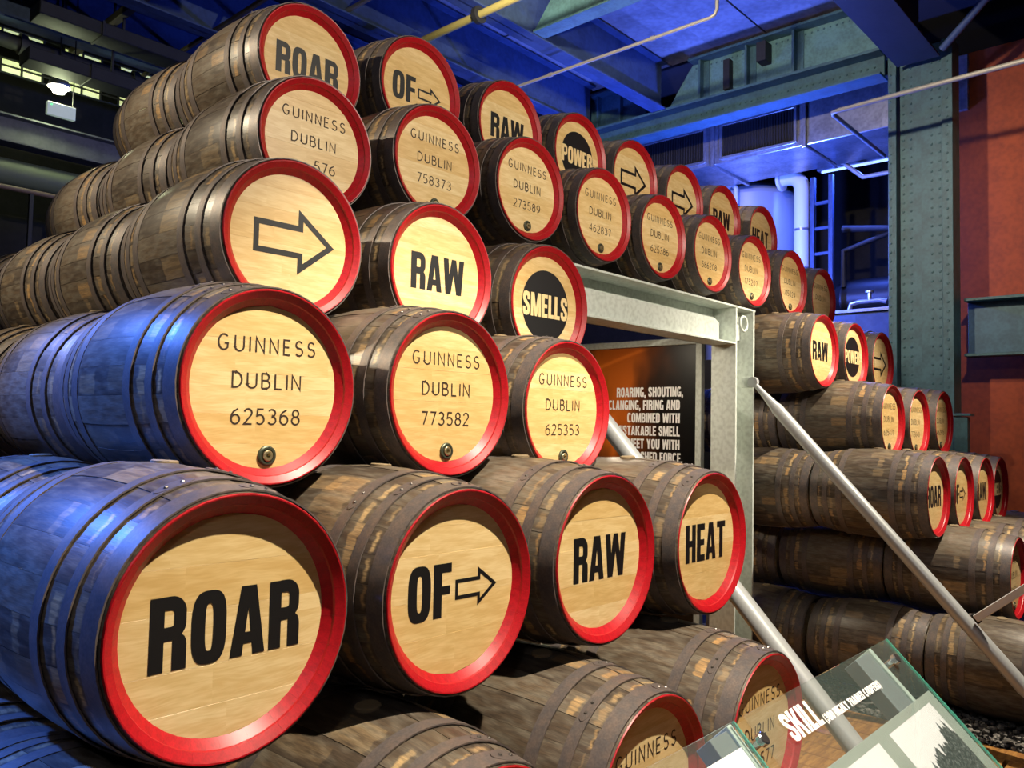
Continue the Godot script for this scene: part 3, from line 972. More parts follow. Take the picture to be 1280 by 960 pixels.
# -------------------------------------------------------------------- setting
func build_setting():
	var fl := structure("floor")
	box_part("slab", mats["concrete"], fl, Vector3(-1.5, FLOOR_Y - 0.19, -4.0), Vector3(24, 0.3, 26), 0.0)
	# boarded walkway in front of and through the portal
	var pm := []
	for v in 3:
		var st := mb()
		box(st, Vector3.ZERO, Vector3(3.58, 0.04, 0.190), 0.004)
		pm.append(st.commit())
	var k := 0
	var z := -5.0
	while z < 1.4:
		for x in [-1.6, 2.0]:
			inst(pm[k % 3], "plank", fl, Transform3D(Basis.IDENTITY, Vector3(x + (0.0 if k % 2 == 0 else 0.4), FLOOR_Y - 0.02, z)), mats["deck wood"])
		z += 0.197
		k += 1
	# gravel strip along the far side of the walkway
	var rock := mb()
	var rv := []
	var rr := RandomNumberGenerator.new()
	rr.seed = 9
	var ico := [Vector3(0, 1, 0), Vector3(0.9, 0.35, 0), Vector3(0.28, 0.4, 0.85), Vector3(-0.73, 0.35, 0.53), Vector3(-0.73, 0.4, -0.53), Vector3(0.28, 0.3, -0.85), Vector3(0.73, -0.4, 0.53), Vector3(-0.28, -0.4, 0.85), Vector3(-0.9, -0.4, 0), Vector3(-0.28, -0.4, -0.85), Vector3(0.73, -0.4, -0.53), Vector3(0, -0.9, 0)]
	for f in [[0, 1, 2], [0, 2, 3], [0, 3, 4], [0, 4, 5], [0, 5, 1], [1, 6, 2], [2, 7, 3], [3, 8, 4], [4, 9, 5], [5, 10, 1], [2, 6, 7], [3, 7, 8], [4, 8, 9], [5, 9, 10], [1, 10, 6]]:
		var a: Vector3 = ico[f[0]]
		var b: Vector3 = ico[f[1]]
		var c: Vector3 = ico[f[2]]
		flat_tri(rock, a, b, c, (a + b + c).normalized())
	var mm := MultiMesh.new()
	mm.transform_format = MultiMesh.TRANSFORM_3D
	mm.use_colors = true
	mm.mesh = rock.commit()
	mm.instance_count = 6000
	for i in 6000:
		var s := rr.randf_range(0.012, 0.030)
		var p := Vector3(rr.randf_range(-3.2, 2.2), FLOOR_Y - 0.03 + rr.randf_range(0.0, 0.04), rr.randf_range(-6.4, -5.11))
		mm.set_instance_transform(i, Transform3D(Basis.from_euler(Vector3(rr.randf() * 6, rr.randf() * 6, rr.randf() * 6)).scaled(Vector3(s, s * 0.7, s)), p))
		var g := rr.randf_range(0.05, 0.22)
		mm.set_instance_color(i, Color(g, g * 0.9, g * 0.8))
	var mi := MultiMeshInstance3D.new()
	mi.name = "gravel_strip"
	mi.multimesh = mm
	mi.material_override = mats["gravel"]
	add_child(mi)
	tag(mi, "dark gravel strip between the boarded floor and far casks", "gravel", "", "stuff")
	# walls of the hall, and an added light screen behind the stack
	var w := structure("wall_far")
	box_part("orange_panel", mats["orange paint"], w, Vector3(2.6, 1.0, -10.75), Vector3(7.4, 9.0, 0.2), 0.0)
	var wi := structure("added_light_screen")  # added screen: keeps the blue flood light out of gaps between casks
	box_part("screen", mats["dark wall"], wi, Vector3(-4.75, 0.0, -5.95), Vector3(0.1, 2.96, 6.7), 0.0)
	box_part("screen", mats["dark wall"], wi, Vector3(-3.35, 0.0, -9.25), Vector3(2.7, 2.96, 0.1), 0.0)
	var w2 := structure("wall_back")
	box_part("wall_face", mats["dark wall"], w2, Vector3(-5.0, 2.3, -15.0), Vector3(18, 9, 0.3), 0.0)
	var w3 := structure("wall_left")
	box_part("wall_face", mats["dark wall"], w3, Vector3(-12.0, 2.3, -4.0), Vector3(0.3, 9, 24), 0.0)
	var w4 := structure("wall_right")
	box_part("wall_face", mats["dark wall"], w4, Vector3(8.0, 2.3, -4.0), Vector3(0.3, 9, 26), 0.0)
	var w5 := structure("wall_near")
	box_part("wall_face", mats["dark wall"], w5, Vector3(-2.0, 2.3, 8.0), Vector3(22, 9, 0.3), 0.0)

# --------------------------------------------------------------------- portal
func build_portal():
	var pm: Material = mats["portal paint"]
	var o := thing("steel_portal", Vector3(-1.42, FLOOR_Y, -4.1), "white painted steel portal frame carrying casks over the opening", "frame")
	var off := -o.position
	var top := 1.515
	# posts: channel sections that open outward
	for pq in [[-2.735, 0.07], [-5.20, 0.155]]:
		var zc: float = pq[0]
		var hw: float = pq[1]
		var st := mb()
		var h := top - FLOOR_Y
		box(st, Vector3(-1.52, FLOOR_Y + h / 2, zc) + off, Vector3(0.018, h, hw * 2.0), 0.002)
		for s in [-1.0, 1.0]:
			box(st, Vector3(-1.42, FLOOR_Y + h / 2, zc + s * hw) + off, Vector3(0.22, h, 0.022), 0.003)
		part(st, "post", pm, o)
	# head beam: channel with a boxed lower half and tapered ends
	var zl := -2.76
	var zr := -5.05
	var sb := mb()
	box(sb, Vector3(-1.52, (top + 1.2) / 2, -4.02) + off, Vector3(0.018, top - 1.2, 2.64), 0.002)
	box(sb, Vector3(-1.42, top - 0.008, -4.02) + off, Vector3(0.22, 0.016, 2.72), 0.002)
	box(sb, Vector3(-1.42, 1.208, -3.93) + off, Vector3(0.22, 0.016, 2.22), 0.002)
	part(sb, "head_beam", pm, o)
	var sx := mb()
	var prof := PackedVector2Array([Vector2(-2.82, -1.51), Vector2(-2.82, -1.335), Vector2(-4.72, -1.335), Vector2(-5.02, -1.45), Vector2(-5.02, -1.51)])
	# polygon in (z, x), extruded upward
	prism(sx, prof, Transform3D(Basis(Vector3(0, 0, 1), Vector3(1, 0, 0), Vector3(0, 1, 0)), Vector3(0, 1.216, 0) + off), 0.165)
	part(sx, "boxed_fascia", pm, o)
	var sr := mb()
	var ring := []
	for k in 25:
		var a := TAU * k / 24
		ring.append(Vector3(-1.335, 1.385 + 0.06 * cos(a), -5.215 + 0.06 * sin(a)) + off)
	tube(sr, ring, 0.011, 8, false)
	part(sr, "lifting_ring", pm, o)
	var sg := mb()
	prism(sg, PackedVector2Array([Vector2(-5.03, 1.50), Vector2(-5.34, 1.50), Vector2(-5.34, 1.26), Vector2(-5.25, 1.26)]), Transform3D(Basis(Vector3(0, 0, 1), Vector3(0, 1, 0), Vector3(1, 0, 0)), Vector3(-1.44, 0, 0) + off), 0.012)
	part(sg, "corner_gusset", pm, o)
	# slanting braces
	for b in [[-5.20, "far"], [-2.75, "near"]]:
		var far: bool = b[1] == "far"
		var a := Vector3(-1.24, 0.90, b[0]) if far else Vector3(-1.25, 0.85, b[0])
		var e := Vector3(0.86, -1.36, b[0]) if far else Vector3(0.91, -1.37, b[0])
		var d := (e - a).normalized()
		var br := thing("prop_brace", Vector3(0.86, FLOOR_Y, b[0]), "round steel brace slanting down from the far portal post" if far else "round steel brace slanting down behind the HEAT cask", "brace", "portal braces")
		var bo := -br.position
		var st := mb()
		tube(st, [a + d * 0.10, a + d * 0.26, a + d * 0.30, e - d * 0.32, e - d * 0.28, e - d * 0.12], [0.022, 0.040, 0.049, 0.049, 0.040, 0.022], 20)
		tube_shift(st, br, bo, "tube")
		var sf := mb()
		tube(sf, [a + bo, a + d * 0.11 + bo], [0.018, 0.024], 12)
		lathe(sf, [[-0.02, 0.0], [-0.02, 0.042], [0.02, 0.042], [0.02, 0.0]], 20, Basis(Vector3.UP, PI / 2), a + bo)
		part(sf, "top_clevis", mats["brace steel"], br)
		var sp := mb()
		box(sp, a + Vector3(-0.05, 0.0, 0) + bo, Vector3(0.10, 0.09, 0.012), 0.003)
		part(sp, "lug", pm, br)
		var sn := mb()
		box(sn, Vector3(0.90, FLOOR_Y + 0.01, b[0]) + bo, Vector3(0.26, 0.02, 0.18), 0.003)
		part(sn, "foot_plate", mats["brace steel"], br)
		var s3 := mb()
		tube(s3, [e - d * 0.14 + bo, e + d * 0.10 + bo], 0.024, 12)
		part(s3, "foot_pin", mats["brace steel"], br)
	var tie := thing("tie_bar", Vector3(0.39, -0.70, -5.13), "flat white bar rising from the far steel brace", "bar")
	var stt := mb()
	var t0 := Vector3(0.0, 0.0, 0.0)
	var t1 := Vector3(0.62, 0.53, 0.0)
	var dd := (t1 - t0).normalized()
	box(stt, (t0 + t1) * 0.5, Vector3((t1 - t0).length(), 0.05, 0.14), 0.004, Basis(dd, Vector3(-dd.y, dd.x, 0), Vector3(0, 0, 1)))
	part(stt, "bar", mats["lagging white"], tie)
	var ste := mb()
	box(ste, t0 - dd * 0.012, Vector3(0.024, 0.07, 0.056), 0.004, Basis(dd, Vector3(-dd.y, dd.x, 0), Vector3(0, 0, 1)))
	part(ste, "end_cap", mats["black machine"], tie)
	# printed panel on the far side of the passage
	var pn := thing("printed_panel", Vector3(-2.9, 0.0, -5.46), "dark orange printed panel with white capitals inside the portal", "panel")
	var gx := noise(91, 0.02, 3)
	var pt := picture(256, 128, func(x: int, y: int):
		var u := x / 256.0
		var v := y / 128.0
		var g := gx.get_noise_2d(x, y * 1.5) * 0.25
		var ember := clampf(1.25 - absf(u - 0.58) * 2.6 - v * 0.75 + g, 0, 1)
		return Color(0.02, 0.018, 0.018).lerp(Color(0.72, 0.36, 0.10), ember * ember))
	var sq := mb()
	var x0 := -1.15
	var x1 := 1.00
	tri(sq, [Vector3(x0, -1.4, 0), Vector3(x1, -1.4, 0), Vector3(x1, 1.27, 0)], [Vector3.BACK, Vector3.BACK, Vector3.BACK], [Vector2(0, 1), Vector2(1, 1), Vector2(1, 0)])
	tri(sq, [Vector3(x0, -1.4, 0), Vector3(x1, 1.27, 0), Vector3(x0, 1.27, 0)], [Vector3.BACK, Vector3.BACK, Vector3.BACK], [Vector2(0, 1), Vector2(1, 0), Vector2(0, 0)])
	box(sq, Vector3((x0 + x1) / 2, -0.065, -0.02), Vector3(x1 - x0, 2.67, 0.03), 0.002)
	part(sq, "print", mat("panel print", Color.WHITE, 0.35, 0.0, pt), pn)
	box_part("frame_post", mats["portal paint"], pn, Vector3(1.03, -0.08, 0.0), Vector3(0.06, 2.84, 0.06))
	box_part("frame_rail", mats["portal paint"], pn, Vector3(-0.07, 1.30, 0.0), Vector3(2.14, 0.06, 0.06))
	var tl := thing("passage_light", Vector3(-2.3, 1.42, -4.3), "slim strip light under the roof of the portal passage", "light")
	box_part("housing", mats["portal paint"], tl, Vector3(0, 0.05, 0), Vector3(0.8, 0.05, 0.12), 0.006)
	var ts := mb()
	box(ts, Vector3(0, 0.02, 0), Vector3(0.74, 0.012, 0.08), 0.003)
	part(ts, "diffuser", lamp_mat("passage light diffuser", Color(1.0, 0.93, 0.82), 2.0), tl)
	for x in [-0.3, 0.3]: box_part("hanger", mats["portal paint"], tl, Vector3(x, 0.11, 0), Vector3(0.02, 0.09, 0.02))
	var ta := AreaLight3D.new()
	ta.name = "strip_glow"
	ta.area_size = Vector2(0.72, 0.08)
	ta.light_color = Color(1.0, 0.93, 0.82)
	ta.light_energy = 3.0
	ta.area_range = 40.0
	ta.shadow_enabled = true
	ta.position = Vector3(0, 0.0, 0)
	ta.rotation = Vector3(-PI / 2, 0, 0)
	tl.add_child(ta)
	var rf := thing("passage_roof", Vector3(-2.9, 1.55, -4.1), "dark boarded roof plate of the portal passage", "roof")
	box_part("plate", mats["dark paint"], rf, Vector3(0, 0.0, 0), Vector3(2.7, 0.03, 2.5), 0.003)
	var lines := ["ROARING, SHOUTING,", "CLANGING, FIRING AND", "COMBINED WITH", "UNMISTAKABLE SMELL", "MEET YOU WITH", "UNLEASHED FORCE."]
	var faces := Basis(Vector3.UP, -PI / 2)
	for i in 6:
		write(pn, lines[i], "heavy", Vector2(0.86 if lines[i].right(1) in [",", "."] else 0.83, 0.845 - i * 0.1205), -0.87, 0.090, 0.05, 0.003, mats["sign white"], 1, faces)

func tube_shift(st: SurfaceTool, parent: Node3D, off: Vector3, called: String):
	part(st, called, mats["brace steel"], parent, Transform3D(Basis.IDENTITY, off))

# ---------------------------------------------------------------------- casks
func build_casks():
	var rows := [
		# row group, list of [x, y, z of the head, yaw, size, face, serial, label]
		["top row of casks", [
			[-1.918, 2.412, -1.395, -0.006, 1.045, "ROAR", "", "cask lettered ROAR at the near end of the top row"],
			[-1.898, 2.511, -2.156, 0.0, 1.045, "OF", "", "cask lettered OF with small arrow in the top row"],
			[-1.887, 2.502, -2.944, 0.01, 1.045, "RAW", "", "cask lettered RAW next to the OF arrow cask, top row"],
			[-1.883, 2.511, -3.708, 0.03, 1.045, "POWER", "", "top row cask with black disc reading POWER"],
			[-1.904, 2.523, -4.466, -0.02, 1.045, "ARROW", "", "top row cask with arrow right beside the POWER disc"],
			[-1.902, 2.515, -5.236, 0.008, 1.045, "ARROW", "", "top row cask with arrow next to the far RAW"],
			[-1.922, 2.515, -6.006, 0.012, 1.045, "RAW", "", "second RAW cask of the top row, near its far end"],
			[-1.899, 2.480, -6.788, 0.0, 1.045, "HEAT", "", "last cask of the top row, lettered HEAT"]]],
		["second row of casks", [
			[-1.383, 1.779, -1.094, -0.011, 1.0, "STAMP", "576", "cask stamped with number ending 576, second row near end"],
			[-1.378, 1.880, -1.839, -0.03, 1.0, "STAMP", "758373", "stamped cask 758373 below the OF arrow cask of the top row"],
			[-1.352, 1.900, -2.553, 0.018, 1.0, "STAMP", "273589", "stamped cask 273589 below the RAW cask of the top row"],
			[-1.345, 1.894, -3.276, 0.0, 1.0, "STAMP", "462837", "stamped cask 462837 above the left end of portal beam"],
			[-1.357, 1.890, -4.020, 0.005, 1.0, "STAMP", "625386", "stamped cask 625386 above the middle of portal beam"],
			[-1.361, 1.894, -4.755, 0.015, 1.0, "STAMP", "586208", "cask stamped 586208 above the right end of portal beam"],
			[-1.368, 1.872, -5.498, -0.013, 1.0, "STAMP", "175207", "third last stamped cask of the second row"],
			[-1.356, 1.873, -6.259, -0.012, 1.0, "STAMP", "715024", "second last stamped cask of the second row"],
			[-1.359, 1.818, -6.989, 0.013, 1.0, "STAMP", "", "last cask at the far end of the second row"]]],
		["third row of casks", [
			[-0.912, 1.197, -0.697, -0.025, 1.0, "ARROW", "", "cask with one large outlined arrow, third row near end"],
			[-0.944, 1.192, -1.492, 0.02, 1.04, "RAW", "", "cask lettered RAW between large arrow and SMELLS casks"],
			[-0.949, 1.140, -2.266, 0.003, 1.04, "SMELLS", "", "cask with black disc reading SMELLS beside portal beam"]]],
		["fourth row of casks", [
			[-0.446, 0.609, -0.340, 0.037, 1.0, "STAMP", "625368", "cask stamped 625368 with blue lit side"],
			[-0.410, 0.618, -1.062, -0.004, 1.0, "STAMP", "773582", "cask stamped 773582 above the OF arrow cask"],
			[-0.478, 0.584, -1.840, 0.002, 1.0, "STAMP", "625353", "cask stamped 625353 left of the printed panel"]]],
		["fifth row of casks", [
			[0.061, 0.039, 0.037, 0.041, 1.0, "ROAR", "", "largest cask in front, lettered ROAR with blue lit side"],
			[0.018, 0.012, -0.723, 0.013, 1.0, "OF", "", "cask lettered OF with arrow beside the front ROAR cask"],
			[0.037, 0.033, -1.431, -0.017, 1.0, "RAW", "", "front cask lettered RAW left of the HEAT cask"],
			[0.028, 0.018, -2.223, 0.003, 1.0, "HEAT", "", "front cask lettered HEAT beside the portal post"]]],
		["sixth row of casks", [
			[0.318, -0.649, 0.260, 0.0, 1.06, "", "", "cask at the bottom left corner below the front ROAR"],
			[0.339, -0.678, -0.515, 0.0, 1.06, "STAMP", "", "cask at the bottom edge between ROAR and OF casks"],
			[0.333, -0.677, -1.301, 0.02, 1.06, "STAMP", "", "stamped cask at the bottom below OF and RAW casks"],
			[0.349, -0.690, -2.086, -0.003, 1.06, "STAMP", "577", "stamped cask below HEAT, partly behind the glass sign"]]],
		["casks beyond the portal", [
			[-0.866, 1.182, -5.746, -0.028, 1.0, "RAW", "", "cask lettered RAW right beside the portal post"],
			[-0.875, 1.191, -6.506, 0.01, 1.0, "POWER", "", "cask with black disc reading POWER beyond the portal"],
			[-0.879, 1.178, -7.237, -0.01, 1.0, "ARROW", "", "cask with arrow beyond the portal, next to POWER"],
			[-0.445, 0.606, -6.134, 0.0, 1.0, "STAMP", "625471", "stamped cask below the RAW cask beyond the portal"],
			[-0.445, 0.595, -6.861, 0.0, 1.0, "STAMP", "773640", "middle of three stamped casks beyond the portal"],
			[-0.445, 0.620, -7.647, 0.0, 1.0, "STAMP", "462915", "last of three stamped casks beyond the portal"],
			[0.000, 0.034, -5.755, -0.01, 1.0, "ROAR", "", "cask lettered ROAR beyond the portal behind the brace"],
			[0.000, 0.020, -6.489, 0.0, 1.0, "OF", "", "cask lettered OF with arrow beyond the portal"],
			[0.000, 0.007, -7.212, 0.0, 1.0, "RAW", "", "cask lettered RAW low beyond the portal, third in row"],
			[-0.030, -0.007, -7.947, 0.0, 1.0, "SMELLS", "", "last cask of the ROAR row in front of orange wall"],
			[0.450, -0.557, -6.121, 0.0, 1.0, "STAMP", "586314", "stamped cask at right edge below the far ROAR cask"],
			[0.450, -0.570, -6.843, 0.0, 1.0, "STAMP", "", "second cask behind the right edge stamped cask"],
			[0.450, -0.580, -7.567, 0.0, 1.0, "STAMP", "", "third cask behind the right edge stamped cask"],
			[0.450, -0.586, -8.316, 0.0, 1.0, "STAMP", "", "rearmost cask top at the right edge before orange wall"],
			[0.850, -1.149, -5.752, 0.0, 1.0, "STAMP", "", "lowest cask on the floor at right under the brace"]]],
	]
	for row in rows:
		for c in row[1]:
			var near: bool = c[2] > -4.0
			cask(Vector3(c[0], c[1], c[2]), c[3] * 0.3, c[4], c[5], c[6], c[7], row[0], 2 if near else 1)
	# casks lying end to end behind the first of each row
	var L := BARREL_LENGTH + 0.012
	for b in [
		[0, 0, ["blank cask behind the ROAR cask, topmost at left"]],
		[1, 0, ["first cask behind the one ending 576, second row", "second cask behind the one ending 576, leftmost of its row"]],
		[2, 0, ["first cask behind the large arrow cask", "second cask behind the large arrow cask", "cask tip at left edge, last behind the arrow cask"]],
		[3, 0, ["first blue lit cask behind the one stamped 625368", "second cask behind 625368 at the left edge"]],
		[4, 0, ["blue lit cask behind the front ROAR cask at left edge"]],
		[5, 0, ["blue lit cask in the bottom left corner"]],
		[5, 1, ["dark cask in the gap between front ROAR and OF casks"]],
		[5, 2, ["dark cask in the gap between front OF and RAW casks"]],
		[6, 3, ["dark cask behind the stamped one, right of portal post"]],
		[6, 6, ["dark cask end to end behind the far ROAR cask"]],
		[6, 10, ["first dark cask behind the right edge stamped cask", "second dark cask in shadow below the brace"]],
		[6, 14, ["first floor cask end to end behind the lowest one", "second floor cask in shadow behind the glass sign"]]]:
		var f: Array = rows[b[0]][1][b[1]]
		for i in b[2].size():
			cask(Vector3(f[0] - L * f[4] * (i + 1), f[1] - 0.010, f[2]), 0.0, f[4] * 0.975, "", "", b[2][i], "casks lying behind the front ones", 1)

# ----------------------------------------------------------------- glass sign
func build_sign():
	var th := deg_to_rad(44.0)
	var P := Vector3(0.82, -0.2, -1.966)
	var down := Vector3(cos(th), -sin(th), 0)
	var n := Vector3(sin(th), cos(th), 0)
	# local frame: x to the reader's right (-z), y up the slope, z out of the face
	var f := Basis(Vector3(0, 0, -1), -down, n)
	var o := thing("glass_sign", Vector3(P.x + 0.3, FLOOR_Y, P.z + 0.6), "tilted glass information sign reading SKILL at bottom right", "sign")
	var T := Transform3D(f, P - o.position)
	var sheet := func(called: String, s0: float, s1: float, t0: float, t1: float, z: float, thick: float, m: Material):
		var st := mb()
		box(st, Vector3((s0 + s1) / 2, -(t0 + t1) / 2, z), Vector3(s1 - s0, t1 - t0, thick), minf(0.0015, thick * 0.3))
		return part(st, called, m, o, T)
	sheet.call("glass_pane", -1.06, 0.0, 0.0, 0.62, 0.0, 0.008, mats["sign glass"])
	sheet.call("glass_pane", -1.95, -1.115, 0.0, 0.62, 0.0, 0.008, mats["sign glass"])
	sheet.call("pane_edge", -0.004, 0.0, 0.0, 0.62, 0.0, 0.0085, mats["glass edge"])
	sheet.call("pane_edge", -1.118, -1.112, 0.0, 0.62, 0.0, 0.0085, mats["glass edge"])
	sheet.call("backing_board", -1.06, -0.004, 0.195, 0.61, -0.010, 0.006, mats["sign grey board"])
	sheet.call("white_sheet", -1.93, -1.163, 0.058, 0.60, 0.006, 0.002, mats["sign white"])
	for b in [[-0.27, -0.15], [-1.215, -1.13]]:
		sheet.call("support_arm", b[0], b[1], 0.008, 0.60, -0.045, 0.05, mats["sign arm"])
		sheet.call("arm_edge", b[1], b[1] + 0.022, 0.0, 0.60, -0.040, 0.055, mats["sign edge"])
		var st := mb()
		var c := Vector3(b[1] + 0.045, -0.068, 0.0)
		lathe(st, [[-0.03, 0.0], [-0.03, 0.011], [0.012, 0.011], [0.012, 0.017], [0.026, 0.017], [0.028, 0.014], [0.028, 0.0]], 16, Basis(Vector3.UP, -PI / 2), c)
		part(st, "standoff_bolt", mats["chrome"], o, T)
	# prints: two grey pictures of stacked timber under a pale sky
	for q in [[-0.465, -0.075, 0.222, 0.60, 1], [-0.86, -0.552, 0.222, 0.60, 2]]:
		var nz := noise(200 + q[4], 0.05, 4)
		var n2 := noise(210 + q[4], 0.22, 2, FastNoiseLite.TYPE_CELLULAR)
		var which: int = q[4]
		var tex := picture(192, 192, func(x: int, y: int):
			var sky := 78.0 + nz.get_noise_2d(x * 0.8, 3) * 34.0 - x * 0.20
			if which == 2: sky = 30.0 + absf(x - 120.0) * 0.8
			var heap: float = 0.52 + n2.get_noise_2d(x * 1.3 + y * 0.9, y * 0.8 - x * 0.5) * 0.55 + nz.get_noise_2d(x * 2, y * 2) * 0.3
			if y < sky: return Color(0.86, 0.87, 0.88)
			return Color(heap * 0.95, heap, heap * 1.0))
		var st := mb()
		var a := [Vector3(q[0], -q[3], 0), Vector3(q[1], -q[3], 0), Vector3(q[1], -q[2], 0), Vector3(q[0], -q[2], 0)]
		var nn := [Vector3.BACK, Vector3.BACK, Vector3.BACK]
		tri(st, [a[0], a[1], a[2]], nn, [Vector2(0, 1), Vector2(1, 1), Vector2(1, 0)])
		tri(st, [a[0], a[2], a[3]], nn, [Vector2(0, 1), Vector2(1, 0), Vector2(0, 0)])
		part(st, "photo_print", mat("photo print %d" % q[4], Color.WHITE, 0.4, 0.0, tex), o, T * Transform3D(Basis.IDENTITY, Vector3(0, 0, -0.0065)))
	# lettering on the glass
	var lf := T.basis * Basis(Vector3(0, 0, 1), Vector3(0, 1, 0), Vector3(-1, 0, 0))
	write(o, "SKILL", "heavy", Vector2(-0.845, -0.075), 0.19, 0.073, 0.05, 0.0052, mats["sign white"], 0, lf, T.origin)
	write(o, "(300 HIGHLY TRAINED COOPERS)", "heavy", Vector2(-0.522, -0.102), 0.435, 0.024, 0.07, 0.0052, mats["sign white"], 0, lf, T.origin)
	for s in [-0.21, -1.17]:
		var st := mb()
		var top: Vector3 = T * Vector3(s, -0.5, -0.07)
		tube(st, [top, Vector3(top.x, 0.0, top.z)], 0.03, 16)
		part(st, "stand_post", mats["sign arm"], o)

# ------------------------------------------------- column, girder and plant
func rivet_part(parent: Node3D, spots: Array, n: Vector3, r: float, m: Material):
	var st := mb()
	for p in spots: domes(st, p, n, r)
	var q := part(st, "rivets", m, parent)
	q.set_meta("kind", "stuff")

func build_plant():
	var teal: Material = mats["teal paint"]
	# riveted column
	var zc := -9.8
	var c := thing("riveted_column", Vector3(-1.28, FLOOR_Y, zc), "tall teal riveted steel column in front of the orange wall", "column")
	var h := 6.9
	box_part("face_plate", teal, c, Vector3(0.02, h / 2, -0.06), Vector3(0.50, h, 0.03))
	box_part("side_flange", mats["teal paint"], c, Vector3(-0.31, h / 2, -0.15), Vector3(0.10, h, 0.32))
	box_part("side_flange", mats["teal paint"], c, Vector3(0.33, h / 2, -0.15), Vector3(0.12, h, 0.32))
	var sp := []
	for i in 60:
		for x in [-0.19, -0.10, 0.14, 0.23]:
			sp.append(Vector3(x, 0.1 + i * 0.115, -0.045))
	rivet_part(c, sp, Vector3.BACK, 0.017, teal)
	var sp2 := []
	for i in 60:
		for x in [-0.33, 0.33]: sp2.append(Vector3(x, 0.05 + i * 0.115, 0.01))
	rivet_part(c, sp2, Vector3.BACK, 0.017, teal)
	# beam across the orange wall
	var b := thing("wall_beam", Vector3(1.95, 1.47, -10.2), "teal horizontal steel beam across the orange wall", "beam")
	box_part("web", teal, b, Vector3(0, 0.355, -0.1), Vector3(5.6, 0.68, 0.03))
	box_part("flange", teal, b, Vector3(0, 0.70, -0.02), Vector3(5.6, 0.035, 0.26))
	box_part("flange", teal, b, Vector3(0, 0.018, -0.02), Vector3(5.6, 0.035, 0.26))
	var bk := thing("bracket_post", Vector3(-0.80, FLOOR_Y, -9.75), "short teal steel post with cap plate beside the column", "post")
	box_part("stem", teal, bk, Vector3(0, 1.11, 0), Vector3(0.15, 2.22, 0.12))
	box_part("cap_plate", teal, bk, Vector3(0.01, 2.245, 0), Vector3(0.21, 0.03, 0.18))
	# plate girder
	var g := thing("plate_girder", Vector3(-3.3, 5.08, zc), "riveted teal plate girder under the ceiling", "girder")
	var off := -g.position
	var st := mb()
	prism(st, PackedVector2Array([Vector2(-4.95, 5.42), Vector2(-1.68, 5.42), Vector2(-1.68, 6.10), Vector2(-4.45, 6.10), Vector2(-4.55, 5.98)]), Transform3D(Basis.IDENTITY, Vector3(0, 0, zc - 0.02) + off), 0.03)
	part(st, "web", mats["pale teal paint"], g)
	box_part("flange", teal, g, Vector3(-3.07, 6.08, zc + 0.05) + off, Vector3(2.78, 0.04, 0.30))
	box_part("flange", teal, g, Vector3(-4.42, 5.40, zc + 0.06) + off, Vector3(5.5, 0.04, 0.36))
	box_part("flange_angle", teal, g, Vector3(-4.42, 5.25, zc + 0.02) + off, Vector3(5.5, 0.26, 0.05))
	box_part("flange", teal, g, Vector3(-4.42, 5.10, zc + 0.05) + off, Vector3(5.5, 0.03, 0.32))
	for x in [-4.30, -3.55, -2.85]:
		box_part("stiffener", teal, g, Vector3(x, 5.74, zc + 0.075) + off, Vector3(0.035, 0.64, 0.13))
		box_part("stiffener_angle", teal, g, Vector3(x + 0.06, 5.74, zc + 0.018) + off, Vector3(0.10, 0.64, 0.016))
	box_part("bracket_shoe", mats["dark paint"], g, Vector3(-3.28, 5.86, zc + 0.12) + off, Vector3(0.14, 0.28, 0.20))
	box_part("bracket_shoe", mats["dark paint"], g, Vector3(-3.86, 5.72, zc + 0.07) + off, Vector3(0.10, 0.45, 0.12))
	var rp := []
	for i in 32:
		rp.append(Vector3(-4.42 + i * 0.085, 6.0, zc + 0.012) + off)
		rp.append(Vector3(-4.42 + i * 0.085, 5.47, zc + 0.012) + off)
	for i in 60: rp.append(Vector3(-7.1 + i * 0.09, 5.25, zc + 0.047) + off)
	rivet_part(g, rp, Vector3.BACK, 0.016, teal)
	# small riveted stub left of it
	var s2 := thing("girder_stub", Vector3(-6.15, 5.43, zc - 0.05), "short teal stiffened girder stub behind the top row arrow cask", "girder")
	box_part("web", teal, s2, Vector3(0, 0.31, 0), Vector3(1.6, 0.6, 0.03))
	for x in [-0.55, -0.1, 0.35]:
		box_part("stiffener", teal, s2, Vector3(x, 0.31, 0.06), Vector3(0.03, 0.6, 0.1))
	box_part("top_plate", teal, s2, Vector3(0, 0.62, 0.04), Vector3(1.6, 0.03, 0.2))
	# sheet metal duct with two grilles
	var d := thing("ventilation_duct", Vector3(-4.0, 4.75, -11.2), "blue lit sheet metal duct with two framed grilles", "duct")
	var sm: Material = mats["sheet metal"]
	for q in [[-7.2, -4.60], [-4.54, -3.10], [-3.04, -0.9]]:
		var w: float = q[1] - q[0]
		box_part("duct_section", sm, d, Vector3((q[0] + q[1]) / 2 + 4.0, 0.36, 0.0), Vector3(w, 0.74, 1.2), 0.01)
	for x in [-4.57, -3.07]:
		box_part("joint_flange", sm, d, Vector3(x + 4.0, 0.36, 0.0), Vector3(0.06, 0.82, 1.28), 0.005)
	for q in [[-5.98, -4.70], [-4.42, -3.20]]:
		var fr := Node3D.new()
		fr.name = "grille"
		d.add_child(fr, true)
		var w: float = q[1] - q[0]
		fr.position = Vector3((q[0] + q[1]) / 2 + 4.0, 0.33, 0.61)
		box_part("backing", mats["grille dark"], fr, Vector3.ZERO, Vector3(w - 0.06, 0.50, 0.01))
		for y in [-0.27, 0.27]: box_part("frame_bar", sm, fr, Vector3(0, y, 0.015), Vector3(w, 0.045, 0.04))
		for x in [-w / 2, w / 2]: box_part("frame_bar", sm, fr, Vector3(x, 0, 0.015), Vector3(0.045, 0.56, 0.04))
		var sl := mb()
		box(sl, Vector3.ZERO, Vector3(0.014, 0.50, 0.02), 0.002)
